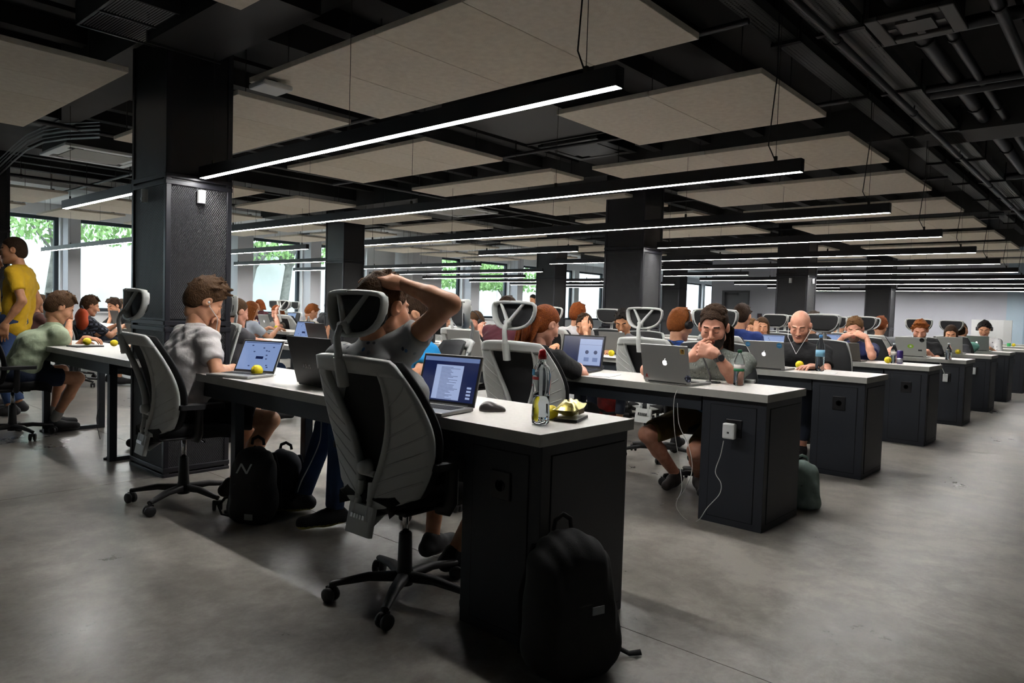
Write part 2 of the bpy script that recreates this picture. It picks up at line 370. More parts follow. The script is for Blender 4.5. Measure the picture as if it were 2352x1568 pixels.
# ------------------------------------------------------------------ columns
M_col = mat('black_column_steel', '16161a', .38, .1)
M_colf = mat('black_column_frame', '232329', .35, .3)
M_mesh = bpy.data.materials.new('expanded_mesh_sheet'); M_mesh.use_nodes = True
def _mesh(m, c0, c1, sc):
    nt = m.node_tree; N = nt.nodes; L = nt.links; b = N['Principled BSDF']; tc = N.new('ShaderNodeTexCoord')
    outs = []
    mp = N.new('ShaderNodeSeparateXYZ'); L.new(tc.outputs['Object'], mp.inputs[0])
    ad = N.new('ShaderNodeMath'); ad.operation = 'ADD'; L.new(mp.outputs[0], ad.inputs[0]); L.new(mp.outputs[1], ad.inputs[1])
    for sg in (1, -1):
        k = N.new('ShaderNodeMath'); k.operation = 'MULTIPLY_ADD'; k.inputs[1].default_value = 1.6*sg; L.new(ad.outputs[0], k.inputs[0]); L.new(mp.outputs[2], k.inputs[2])
        q = N.new('ShaderNodeMath'); q.operation = 'MULTIPLY'; q.inputs[1].default_value = sc; L.new(k.outputs[0], q.inputs[0])
        s = N.new('ShaderNodeMath'); s.operation = 'SINE'; L.new(q.outputs[0], s.inputs[0]); outs.append(s)
    mx = N.new('ShaderNodeMath'); mx.operation = 'MAXIMUM'; L.new(outs[0].outputs[0], mx.inputs[0]); L.new(outs[1].outputs[0], mx.inputs[1])
    r = N.new('ShaderNodeValToRGB'); r.color_ramp.elements[0].position = .45; r.color_ramp.elements[1].position = .8
    r.color_ramp.elements[0].color = (*hexc(c0), 1); r.color_ramp.elements[1].color = (*hexc(c1), 1)
    L.new(mx.outputs[0], r.inputs[0]); L.new(r.outputs[0], b.inputs['Base Color']); b.inputs['Roughness'].default_value = .45
    bp = N.new('ShaderNodeBump'); bp.inputs['Strength'].default_value = .6; bp.inputs['Distance'].default_value = .004; L.new(mx.outputs[0], bp.inputs['Height']); L.new(bp.outputs[0], b.inputs['Normal'])
_mesh(M_mesh, '0d0d0f', '2a2a2f', 300)
M_white = mat('white_plastic', 'd4d6d6', .35)
def column(x0, y0, label, wx=.44, wy=.56, sensors=False):
    t = empty('column', (x0+wx/2, y0+wy/2, 0), 0, label, 'column', 'black steel-clad columns')
    hx, hy = wx/2, wy/2
    b = MB(); b.box(-hx+.02, hx-.02, -hy+.02, hy-.02, 0, 3.2); b.build('core', M_col, t)
    cuts = [0.02, 1.0, 1.94, 3.2]
    for k in range(3):
        z0, z1 = cuts[k], cuts[k+1]
        for side in range(4):
            b = MB()
            if side == 0: b.box(-hx+.035, hx-.035, -hy+.008, -hy+.02, z0+.035, z1-.035)
            if side == 1: b.box(-hx+.008, -hx+.02, -hy+.035, hy-.035, z0+.035, z1-.035)
            if side == 2: b.box(-hx+.035, hx-.035, hy-.02, hy-.008, z0+.035, z1-.035)
            if side == 3: b.box(hx-.02, hx-.008, -hy+.035, hy-.035, z0+.035, z1-.035)
            b.build('mesh_panel', M_mesh if k < 2 else M_col, t)
    for sx in (-1, 1):
        for sy in (-1, 1):
            b = MB(); b.box(sx*hx-(.035 if sx > 0 else 0), sx*hx+(.035 if sx < 0 else 0), sy*hy-(.035 if sy > 0 else 0), sy*hy+(.035 if sy < 0 else 0), 0, 3.2)
            b.build('corner_post', M_colf, t, bevel=.004)
    for zz in (.02, .98, 1.93):
        b = MB()
        for dz in (-.03, .012):
            b.box(-hx-.003, hx+.003, -hy-.003, -hy+.02, zz+dz, zz+dz+.03); b.box(-hx-.003, -hx+.02, -hy, hy, zz+dz, zz+dz+.03)
            b.box(-hx-.003, hx+.003, hy-.02, hy+.003, zz+dz, zz+dz+.03); b.box(hx-.02, hx+.003, -hy, hy, zz+dz, zz+dz+.03)
        b.build('rail', M_colf, t, bevel=.003)
    if sensors:
        for (px, py, r, nm) in ((hx*.02, -hy-.001, 0, 'white motion sensor on the mesh face of the %s'), (-hx-.001, .02, -PI/2, 'white motion sensor on the shaded left face of the %s')):
            s = empty('motion_sensor', (x0+wx/2+px, y0+wy/2+py, 1.80), r, nm % sensors, 'sensor')
            b = MB(); b.prism([(-.028, 0), (.028, 0), (.024, -.022), (.012, -.034), (-.012, -.034), (-.024, -.022)], 0, .085); b.build('shell', M_white, s, bevel=.006)
            b = MB(); b.box(-.014, .014, -.0355, -.033, .012, .03); b.build('lens', mat('sensor_lens', 'b8bcbc', .3), s)
    return t
CXc = [.13, 5.56, 10.98, 16.42]
column(CXc[0], 3.24, 'nearest big black column with mesh cladding beside the man in the white t-shirt', sensors='nearest big black column')
column(CXc[1], 3.02, 'black column in the middle, behind the man in the grey t-shirt')
column(CXc[2], 2.97, 'black column behind the bald man', sensors='black column behind the bald man')
column(CXc[3], 2.95, 'smallest black column before the grey end wall, behind the hooded person')
column(CXc[0], 8.7, 'black column cut by the left edge of the photo behind the men in yellow')
column(CXc[1]-.05, 9.0, 'black column behind the raised arm of the man in the foreground')
column(CXc[2], 8.62, 'black column behind the red-haired woman')
column(CXc[3], 8.4, 'black column behind the man with the headset')

# ------------------------------------------------------------------ ceiling services
for k in range(4):
    b = MB(); b.box(CXc[k]-.03, CXc[k]+.47, YS, 11.88, 2.86, 3.2); tag(struct(b.build('trim_%d' % (20+k), M_beam)))
for k, yy in enumerate((3.1, 8.7)):
    b = MB(); b.box(XS, XE, yy, yy+.5, 2.95, 3.2); struct(b.build('trim_%d' % (30+k), M_beam))
for k in range(31):
    b = MB(); b.box(XS, XE, -6.8+k*.6, -6.68+k*.6, 3.06, 3.2)
    struct(b.build('trim_%d' % (40+k), M_ceil))
M_duct = mat('black_duct', '18181a', .55, .2)
def duct(x0, x1, y0, y1, z0, z1, label, along='x', step=1.2):
    t = empty('air_duct', ((x0+x1)/2, (y0+y1)/2, z0), 0, label, 'duct')
    cx, cy = (x0+x1)/2, (y0+y1)/2
    n = max(1, int(((x1-x0) if along == 'x' else (y1-y0))/step))
    for k in range(n):
        if along == 'x': a = x0+(x1-x0)*k/n; c = x0+(x1-x0)*(k+1)/n; b = MB().box(a-cx+.004, c-cx-.004, y0-cy, y1-cy, 0, z1-z0).box(c-cx-.02, c-cx+.0, y0-cy-.015, y1-cy+.015, -.015, z1-z0)
        else: a = y0+(y1-y0)*k/n; c = y0+(y1-y0)*(k+1)/n; b = MB().box(x0-cx, x1-cx, a-cy+.004, c-cy-.004, 0, z1-z0).box(x0-cx-.015, x1-cx+.015, c-cy-.02, c-cy, -.015, z1-z0)
        b.build('duct_section', M_duct, t)
    return t
duct(.0, .44, 2.0, 3.2, 2.74, 2.98, 'flat dark duct under the ceiling right above the nearest column', 'y')
duct(2.3, 3.45, 2.05, 3.05, 2.76, 3.0, 'wide dark duct plate between the two nearest rafts', 'x', .6)
duct(-5, .3, 5.9, 6.4, 2.75, 3.0, 'dark duct crossing behind the far-left raft')
duct(4.2, 18, -1.6, -1.1, 2.97, 3.19, 'long dark duct above the aisle, right side')
duct(1.5, 4.4, -3.2, -2.6, 2.97, 3.19, 'dark duct over the aisle in the top right corner', 'x')
# slotted grille box
t = empty('air_grille', (-.07, 3.09, 2.79), PI/2, 'dark slatted ventilation grille box at the top left of the ceiling', 'vent')
gx, gy = .34, .26
b = MB(); b.box(-gx, gx, -gy, -gy+.015, 0, .14).box(-gx, gx, gy-.015, gy, 0, .14).box(-gx, -gx+.015, -gy, gy, 0, .14).box(gx-.015, gx, -gy, gy, 0, .14).box(-gx, gx, -gy, gy, .12, .14).box(-.008, .008, -gy, gy, 0, .03)
b.build('casing', mat('grille_casing', '37383a', .45, .3), t)
for k in range(30):
    yy = -gy+.025+k*(2*gy-.05)/29
    b = MB(); b.T = Matrix.Translation((0, yy, .012)) @ Matrix.Rotation(.6, 4, 'X'); b.box(-gx+.016, -.009, -.0036, .0036, -.001, .001).box(.009, gx-.016, -.0036, .0036, -.001, .001)
    b.build('slat', mat('grille_slat', '8a8e90', .4, .3), t)
# round pipes
M_pipe = mat('dark_pipe', '222327', .4, .35)
def pipe(pts, r, label, n=10):
    t = empty('ceiling_pipe', tuple(pts[0]), 0, label, 'pipe')
    o0 = Vector(pts[0]); b = MB(); b.tube([Vector(p)-o0 for p in pts], r, n); b.build('tube', M_pipe, t)
    L = [Vector(p) for p in pts]
    d = (L[-1]-L[0]); k = int(d.length/1.9)
    b = MB()
    for i in range(1, k+1):
        c = L[0]+d*(i/(k+1))-o0
        b.tube([c-d.normalized()*.015, c+d.normalized()*.015], r*1.25, n); b.box(c.x-.004, c.x+.004, c.y-.004, c.y+.004, c.z, 3.2-o0.z)
    if k: b.build('clamp', M_duct, t)
    return t
pipe([(-3, -.03, 2.80), (19.5, -.03, 2.80)], .022, 'long thin pipe running over the desk ends along the aisle')
pipe([(-3, -.82, 2.80), (19.5, -.82, 2.80)], .03, 'thicker pipe running along the aisle at the far right')
pipe([(-3, -.92, 2.86), (19.5, -.92, 2.86)], .02, 'thin pipe beside the thicker aisle pipe')
pipe([(1.5, -.34, 2.95), (19.5, -.34, 2.95)], .05, 'fat dark pipe above the aisle pipes')
pipe([(1.5, -.5, 2.92), (19.5, -.5, 2.92)], .03, 'dark pipe beside the fat pipe above the aisle')
for k, xx in enumerate((3.05, 4.25, 4.4, 6.1, 8.3, 10.6, 13)):
    pipe([(xx, -.1, 2.9), (xx, -5.5, 2.9)], .028 if k % 2 else .04, 'dark cross pipe over the aisle, %s from the camera' % nth[k])
for k, (xx, y0, y1, z) in enumerate(((1.9, .2, 6.6, 2.74), (3.65, .2, 6.6, 2.74), (5.38, .5, 7.5, 2.74), (1.75, 6.7, 13, 2.74), (7.1, .2, 13, 2.74), (10.8, .2, 13, 2.74))):
    pipe([(xx, y0, z), (xx, y1, z)], .018, 'thin black conduit running between the rafts, %s from the camera' % nth[k], 6)
pipe([(-1, 5.75, 2.66), (17, 5.75, 2.66)], .022, 'black sprinkler pipe crossing past the second raft row', 8)
pipe([(-1, 9.2, 2.66), (17, 9.2, 2.66)], .022, 'black sprinkler pipe crossing the far desk block', 8)
# perforated tray
M_perf = bpy.data.materials.new('perforated_steel'); M_perf.use_nodes = True
def _perf():
    nt = M_perf.node_tree; N = nt.nodes; L = nt.links; b = N['Principled BSDF']; tc = N.new('ShaderNodeTexCoord')
    mp = N.new('ShaderNodeMapping'); mp.inputs['Scale'].default_value = (44, 44, 44); L.new(tc.outputs['Object'], mp.inputs[0])
    fr = N.new('ShaderNodeVectorMath'); fr.operation = 'FRACTION'; L.new(mp.outputs[0], fr.inputs[0])
    sb = N.new('ShaderNodeVectorMath'); sb.operation = 'SUBTRACT'; sb.inputs[1].default_value = (.5, .5, .5); L.new(fr.outputs[0], sb.inputs[0])
    mm = N.new('ShaderNodeVectorMath'); mm.operation = 'MULTIPLY'; mm.inputs[1].default_value = (1, 1, 0); L.new(sb.outputs[0], mm.inputs[0])
    ln = N.new('ShaderNodeVectorMath'); ln.operation = 'LENGTH'; L.new(mm.outputs[0], ln.inputs[0])
    g = N.new('ShaderNodeMath'); g.operation = 'GREATER_THAN'; g.inputs[1].default_value = .3; L.new(ln.outputs['Value'], g.inputs[0])
    L.new(g.outputs[0], b.inputs['Alpha']); b.inputs['Base Color'].default_value = (*hexc('565857'), 1); b.inputs['Metallic'].default_value = .4; b.inputs['Roughness'].default_value = .45
_perf()
def tray(x0, x1, y0, y1, z, label):
    t = empty('cable_tray', (x0, y0, z), 0, label, 'cable tray')
    n = max(1, int((x1-x0)/1.4))
    for k in range(n):
        a = (x1-x0)*k/n; c = (x1-x0)*(k+1)/n-.02
        b = MB(); b.box(a, c, 0, y1-y0, 0, .003); b.box(a, c, 0, .004, 0, .06); b.box(a, c, y1-y0-.004, y1-y0, 0, .06); b.build('tray_section', M_perf, t)
    b = MB()
    for k in range(n+1):
        a = (x1-x0)*k/n; b.box(a-.02, a+.02, -.02, y1-y0+.02, -.02, 0); b.box(a-.006, a+.006, -.02, -.008, 0, 3.2-z); b.box(a-.006, a+.006, y1-y0+.008, y1-y0+.02, 0, 3.2-z)
    o = b.build('hanger', M_duct, t); o['kind'] = 'stuff'
tray(1.2, 12.5, -.16, .07, 2.86, 'perforated steel cable tray over the desk ends, aisle side')
tray(1.2, 12.5, .20, .34, 2.86, 'narrow perforated cable tray beside the aisle tray, raft side')

def cassette(u, v, z, sx, sy, label, m):
    p = atz(u, v, z); t = empty('air_conditioner', tuple(p), 0, label, 'air conditioner')
    b = MB(); f = .07
    b.box(-sx, sx, -sy, -sy+f, 0, .03).box(-sx, sx, sy-f, sy, 0, .03).box(-sx, -sx+f, -sy+f, sy-f, 0, .03).box(sx-f, sx, -sy+f, sy-f, 0, .03); b.build('fascia', m, t, bevel=.006)
    b = MB(); b.box(-sx+.13, sx-.13, -sy+.13, sy-.13, .003, .02); b.build('intake_grille', mat('ac_grille', '9a9a94', .6) if m is M_white else m, t)
    b = MB(); b.box(-sx+.02, sx-.02, -sy+.02, sy-.02, .03, .22); b.build('casing', M_duct, t)
    for a, c, d, e in ((-sx+.2, sx-.2, -sy+.075, -sy+.12), (-sx+.2, sx-.2, sy-.12, sy-.075), (-sx+.075, -sx+.12, -sy+.2, sy-.2), (sx-.12, sx-.075, -sy+.2, sy-.2)):
        b = MB(); b.box(a, c, d, e, .006, .012); b.build('flap', m, t)
    for sx_ in (-1, 1):
        b = MB()
        for sy_ in (-1, 1): b.tube([(sx_*(sx-.06), sy_*(sy-.06), .2), (sx_*(sx-.06), sy_*(sy-.06), 3.2-z)], .005, 5)
        o = b.build('hanger_rods', M_black, t); o['kind'] = 'stuff'
cassette(222, 362, 2.66, .42, .42, 'white ceiling cassette air conditioner at the left, above the left lamp', M_white)
cassette(1050, 487, 2.64, .45, .45, 'white ceiling cassette air conditioner above the raised arm', M_white)
cassette(1350, 345, 2.80, .36, .36, 'black ceiling cassette unit between the rafts in the middle', M_black)
cassette(2105, 62, 2.84, .22, .22, 'dark ceiling cassette unit in the top right corner', mat('dark_fascia', '3c3b3a', .5))
cassette(1690, 580, 2.62, .42, .42, 'small pale cassette unit right of the middle column', M_white)
# access point under the biggest raft
p = atz(622, 208, 2.50); t = empty('access_point', tuple(p), 0, 'white square wireless box hanging at the corner of the largest raft', 'wireless box')
b = MB(); b.box(-.10, .10, -.10, .10, 0, .035); b.build('shell', mat('white_box_plastic', 'c9cccc', .4), t, bevel=.012)
b = MB(); b.box(-.03, .03, -.03, .03, .035, .06); b.build('bracket', M_black, t)
# cables swooping over the left column
t = empty('cable_bundle', tuple(atz(60, 330, 2.6)), 0, 'bundle of dark cables bending down at the left edge under the raft', 'cables')
o0 = Vector(t.location)
for k in range(7):
    pts = [Vector(atx(u, v+k*6-16+(k%3)*2, .35+.02*k))-o0 for u, v in ((-20, 400), (30, 352), (62, 325), (100, 308), (150, 300), (230, 296))]
    b = MB(); b.tube(pts, .0062, 6); b.build('cable', mat('grey_cable', '303236', .4), t)
# ------------------------------------------------------------------ desks
M_top = mat('white_laminate', 'c6c2bc', .38, noise=(40, 'cdc9c4', .4, .6))
M_edge = mat('desk_edge_band', 'a2a29c', .5, noise=(12, 'aeaea8', .3, .7))
M_body = mat('anthracite_panel', '1c2028', .5, noise=(2., '20252e', .4, .6), bump=(300, .1, .002))
M_leg = mat('anthracite_steel', '2a2f35', .45, .2)
M_seam = mat('panel_gap', '08090b', .9)
DX = [0, 1.894, 3.702, 5.703, 7.56, 9.373, 11.129, 13.05, 14.92, 16.80]
DW, DH, DT = .575, .75, .042
def desk(x, y0, y1, label, cabinet=True, notch=None, legs=()):
    t = empty('desk', (x, y0, 0), 0, label, 'desk', 'long white-topped desks')
    L = y1-y0
    b = MB()
    if notch:
        poly = [(0, 0), (notch[0], 0), (notch[0], notch[1]), (DW, notch[1]), (DW, L), (0, L)]
    else: poly = [(0, 0), (DW, 0), (DW, L), (0, L)]
    b.prism(poly, DH-DT, DH-.0012, 1)
    q = [(px+(.0008 if px == 0 else -.0008), py+(.0008 if py == 0 else -.0008)) for px, py in poly]
    b.prism(q, DH-.0012, DH, 0)
    b.build('tabletop', [M_top, M_edge], t)
    c0 = .40 if cabinet else .5
    b = MB(); b.box(.045, .065, c0, L-.05, .62, DH-DT); b.box(DW-.065, DW-.045, c0, L-.05, .62, DH-DT)
    b.build('apron', M_leg, t)
    if cabinet:
        x0, x1, ya, yb = .03, DW-.02, .015, .385
        b = MB(); b.box(x0, x1, ya, yb, 0, DH-DT); b.build('cabinet', M_body, t, bevel=.003)
        for nm, (u0, u1), fx in (('side_panel', (ya+.055, yb-.055), x0), ('side_panel', (ya+.055, yb-.055), x1)):
            s = -1 if fx == x0 else 1
            b = MB(); e = fx+s*.0012
            b.box(min(fx, e), max(fx, e), u0-.004, u1+.004, .036, .669, 1)
            b.box(min(e, e+s*.002), max(e, e+s*.002), u0, u1, .04, .665, 0)
            b.build(nm, [M_body, M_seam], t)
        b = MB(); b.box(x0+.05, x1-.02, ya-.0012, ya, .036, .669, 1); b.box(x0+.054, x1-.024, ya-.0032, ya-.0012, .04, .665, 0); b.build('end_panel', [M_body, M_seam], t)
        sk = MB(); yc = .19; zc = .545
        sk.box(x0-.011, x0-.003, yc-.045, yc+.045, zc-.05, zc+.05)
        so = sk.build('socket_plate', mat('black_socket', '141417', .35), t, bevel=.003)
        sk = MB(); sk.lathe([(.021, 0), (.021, .004), (.017, .004), (.015, -.0)], 20, c=(0, 0, 0), axis='x')
        for v_ in range(len(sk.v)): a_ = sk.v[v_]; sk.v[v_] = (x0-.0145+a_[0], yc+a_[1], zc+a_[2])
        sk.build('socket_ring', mat('socket_ring', '050506', .3), so)
        b = MB()
        for dy in (-.008, .008): b.ball((x0-.0115, yc+dy, zc), .0022, 6, 4)
        b.build('contact', mat('brushed_metal', '9a9c9e', .3, 1), so)
    for yl in legs:
        for xx in (.05, DW-.1):
            b = MB(); b.box(xx, xx+.05, yl, yl+.05, 0, DH-DT); b.build('leg', M_leg, t, bevel=.002)
        b = MB(); b.box(.1, DW-.1, yl, yl+.05, 0.0, .03); b.build('floor_bar', M_leg, t)
        b = MB(); b.box(.1, DW-.1, yl, yl+.05, .66, DH-DT); b.build('cross_bar', M_leg, t)
        b = MB(); b.lathe([(.03, 0), (.03, .012), (.012, .014), (.012, .02)], 12, c=(.075, yl+.1, 0)); b.build('foot', M_leg, t)
    # cable trough under the top
    b = MB(); b.box(.2, .38, .55 if cabinet else .55, L-.4, .60, .612).box(.2, .204, .55, L-.4, .6, .66).box(.376, .38, .55, L-.4, .6, .66); b.build('cable_trough', M_leg, t)
    return t
ordn = ['nearest', 'second', 'third', 'fourth', 'fifth', 'sixth', 'seventh', 'eighth', 'ninth', 'tenth']
for r, x in enumerate(DX):
    lab = '%s white-topped desk from the camera, with its dark cabinet on the aisle' % ordn[r]
    if r % 3 == 0:
        desk(x, 0, 2.72 if r == 0 else 2.9, lab, True, legs=(2.14,))
    else:
        desk(x, 0, 6.05, lab, True, legs=(2.9, 5.4))
desk(0, 3.45, 6.05, 'white-topped desk at the left behind the nearest column, with the dark laptop and lemon', False, notch=(.115, .37), legs=(.5, 2.0))
for r in (3, 6): desk(DX[r], 3.72, 6.05, 'white-topped desk behind the column of the %s desk row' % nth[r], False, legs=(.3, 1.9))
for r in range(1, 8):
    if r % 3: desk(DX[r], 7.7, 12.6, 'white-topped desk of the far block by the windows, %s row' % nth[r], False, legs=(.5, 4.2))
    else: desk(DX[r], 9.75, 12.6, 'white-topped desk of the far block by the windows past the column, %s row' % nth[r], False, legs=(.5, 2.2))
desk(0, 9.4, 12.6, 'white-topped desk of the far block by the windows, left of the nearest column', False, legs=(.5, 2.2))
# ------------------------------------------------------------------ office chair
M_cw = mat('light_grey_chair_plastic', 'b7b9b6', .45)
M_cb = mat('black_chair_plastic', '151517', .5)
M_cm = mat('black_mesh_fabric', '161619', .8, bump=(400, .4, .002))
M_cf = mat('black_seat_fabric', '121214', .9, bump=(300, .4, .002))
M_chrome = mat('chrome', 'c8c8c8', .15, 1.)
def bp_(u, v):
    """point of the curved backrest: u across -1..1, v up 0..1"""
    hw = .150+.155*math.sin(PI*min(1, (v+.12)*.72))-.06*max(0, v-.55)
    y = -.205+.06*math.sin(PI*v*1.0)*(1-v*.6)-.115*v*v + .055*u*u
    z = .40+.57*v+.012*(1-u*u)*v
    if v < .12: z += .05*u*u*(.12-v)/.12
    return (u*hw, y, z)
def ui_(v):
    t = min(1, max(0, (v-.10)/.8)); return .17+.50*t**1.3
def make_chair(label):
    t = empty('office_chair', (0, 0, 0), 0, label, 'chair')
    # five-star base, casters
    hub = MB(); hub.lathe([(.034, .055), (.036, .10), (.030, .125), (.026, .26), (.022, .265), (.022, .26)], 18); hub.build('hub', M_cb, t)
    g = MB(); g.lathe([(.013, .24), (.013, .40)], 14); g.build('gas_lift', M_chrome, t)
    for k in range(5):
        a = 2*PI*k/5+.3; c, s = math.cos(a), math.sin(a)
        b = MB(); b.tube([(.02*c, .02*s, .088), (.14*c, .14*s, .092), (.285*c, .285*s, .070)], [.030, .024, .016], 8, flat=(1, .75)); b.build('base_arm', M_cb, t)
        w_ = MB(); w_.T = Matrix.Translation((.285*c, .285*s, .029)) @ Matrix.Rotation(a+.9, 4, 'Z')
        for x_ in (-.016, .016): w_.lathe([(.008, x_-.011), (.024, x_-.010), (.029, x_-.006), (.029, x_+.006), (.024, x_+.010), (.008, x_+.011)], 14, axis='x')
        w_.lathe([(.007, .01), (.007, .045)], 8); w_.box(-.006, .006, -.02, .02, .005, .03)
        w_.build('caster', M_cb, t)
    b = MB(); b.box(-.09, .09, -.13, .11, .375, .41).box(-.05, .05, -.20, -.12, .37, .40); b.build('mechanism', M_cb, t, bevel=.008)
    b = MB(); b.tube([(.08, .02, .39), (.17, .03, .385), (.22, .03, .38)], .006, 6); b.build('lever', M_chrome, t)
    # cushion
    rows = []
    for i in range(13):
        v = i/12; row = []
        for j in range(13):
            u = j/12*2-1; w2 = .235-.085*(1-v)**3; x = w2*u; y = -.21+.44*v
            e = 1-max(abs(u)**5, abs(2*v-1)**5); z = .445+.03*max(e, 0)**.5-.012*(1-u*u)*math.sin(PI*v)-(.018*max(0, v-.75)/.25)
            row.append((x, y, z))
        rows.append(row)
    b = MB(); b.sheet(rows, thick=.055); b.build('seat', M_cf, t)
    b = MB(); b.box(-.20, .20, -.18, .19, .398, .412); b.build('seat_pan', M_cb, t, bevel=.006)
    # arms
    for s in (-1, 1):
        b = MB(); b.tube([(s*.20, -.02, .405), (s*.255, -.02, .41), (s*.272, -.02, .44), (s*.275, -.02, .575)], [.018, .02, .022, .020], 8, flat=(1, 1.3)); ao = b.build('arm_post', M_cb, t)
        b = MB(); b.prism([(s*.275-.038, -.13), (s*.275+.038, -.13), (s*.275+.045, -.02), (s*.275+.030, .11), (s*.275-.030, .11), (s*.275-.045, -.02)], .575, .600); b.build('arm_pad', M_cm, t, bevel=.009)
    # back: black mesh in front, light plastic frame behind
    rows = []
    for i in range(17):
        v = .02+.96*i/16; rows.append([(lambda q: (q[0]*1.01, q[1]+.028, q[2]))(bp_(-1+2*j/10, v)) for j in range(11)])
    b = MB(); b.sheet(rows, thick=.010); b.build('back_mesh', M_cm, t)
    for s in (-1, 1):
        rows = []
        for i in range(17):
            v = .0+.93*i/16; rows.append([bp_(s*(ui_(v)+(1-ui_(v))*j/5), v) for j in range(6)])
        if s < 0: rows = [list(reversed(r)) for r in rows]
        b = MB(); b.sheet(rows, thick=-.014); b.build('back_wing', M_cw, t)
        for k in range(7):
            v0 = .06+.105*k; pts = []
            for j in range(6):
                f = j/5; v = v0+.17*f; u = ui_(v)+(.96-ui_(v))*f
                q = bp_(s*u, min(v, .92)); pts.append((q[0], q[1]-.0135, q[2]))
            b = MB(); b.tube(pts, .0045, 5); b.build('rib', M_cw, t)
        pts = []
        for j in range(12):
            v = .05+.87*j/11; q = bp_(s*ui_(v), v); pts.append((q[0], q[1]-.008, q[2]))
        b = MB(); b.tube(pts, [.012+.006*(1-j/11) for j in range(12)], 8, flat=(.8, 1.3)); b.build('back_rail', M_cw, t)
    rows = []
    for i in range(5):
        v = .90+.10*i/4; rows.append([bp_(-1+2*j/14, v) if i < 4 else (lambda q: (q[0]*.97, q[1]-.004, q[2]))(bp_(-1+2*j/14, v)) for j in range(15)])
    b = MB(); b.sheet(rows, thick=-.02); b.build('top_bar', M_cw, t)
    # spine, knob, plate with chrome strip
    b = MB()
    for s in (-1, 1): b.tube([(s*.030, -.200, .50), (s*.036, -.205, .43), (s*.044, -.225, .36)], [.012, .015, .013], 8)
    b.tube([(-.04, -.19, .53), (.04, -.19, .53)], .013, 8)
    b.build('spine', M_cw, t)
    b = MB(); b.T = Matrix.Translation((0, -.222, .355)) @ Matrix.Rotation(-.20, 4, 'X'); b.prism([(-.072, -.012), (.072, -.012), (.072, .012), (-.072, .012)], -.05, .06)
    b.build('back_bracket', M_cw, t, bevel=.008)
    b = MB(); b.tube([(0, -.20, .335), (0, -.12, .385)], .035, 8, flat=(1.2, .5)); b.build('bracket_arm', M_cw, t)
    for k in range(5):
        b = MB(); b.T = Matrix.Translation((-.034+.017*k, -.2375, .375)) @ Matrix.Rotation(-.2, 4, 'X'); b.box(-.006, .006, -.002, .001, -.008, .008); b.build('chrome_letter', M_chrome, t)
    b = MB(); b.lathe([(.0, -.232), (.022, -.230), (.026, -.215), (.030, -.19)], 16, axis='y', c=(0, 0, .555)); b.build('knob', M_cw, t)
    # headrest
    ya = -.285
    half = [(0, .086), (.05, .086), (.10, .084), (.135, .080), (.149, .068), (.151, .045), (.147, .018), (.138, -.008), (.122, -.031), (.100, -.049), (.072, -.061), (.04, -.067), (0, -.069)]
    ring = half+[(-x, z) for x, z in reversed(half[:-1])]
    cy = lambda x: ya+1.3*x*x
    hr = 1.118
    b = MB(); b.tube([(x, cy(x), hr+z) for x, z in ring], .0235, 8, flat=(1, .42)); h = b.build('headrest', M_cw, t)
    rows = []
    for i in range(8):
        z = -.06+.14*i/7; hw = (.148 if z > .0 else .148-.07*(z/.06)**2)
        rows.append([(-hw+2*hw*j/10, cy(-hw+2*hw*j/10)+.012+.012*(1-(2*j/10-1)**2), hr+z) for j in range(11)])
    b = MB(); b.sheet(rows, thick=.006); b.build('headrest_mesh', M_cm, h)
    b = MB()
    for s in (-1, 1): b.tube([(0, ya-.03, hr-.035), (s*.035, ya-.014, hr+.015), (s*.085, cy(.085)-.004, hr+.08)], [.013, .011, .009], 7)
    b.tube([(0, ya-.03, hr-.03), (0, ya-.004, hr-.064)], .013, 7)
    b.build('strut', M_cw, h)
    b = MB(); b.tube([(0, -.325, .90), (0, -.335, .97), (0, -.345, 1.04), (0, -.332, 1.08), (0, -.31, 1.085)], [.020, .020, .017, .015, .013], 8, flat=(1, .6)); b.build('headrest_arm', M_cw, t)
    b = MB(); b.tube([(0, -.312, .865), (0, -.332, .97)], .027, 8, flat=(1, .7)); b.build('bracket', M_cw, t)
    b = MB(); b.lathe([(0, -.02), (.014, -.02), (.014, .02), (0, .02)], 12, axis='x', c=(0, -.318, 1.085)); b.build('hinge', M_cw, t)
    return t
CH0 = make_chair('x'); _first = [True]
def chair(x, y, deg, label, group=None):
    if _first[0]: c = CH0; _first[0] = False
    else: c = copy_tree(CH0)
    c.location = (x, y, 0); c.rotation_euler = (0, 0, math.radians(deg-90)); c['label'] = label
    if group: c['group'] = group
    elif 'group' in c: del c['group']
    return c
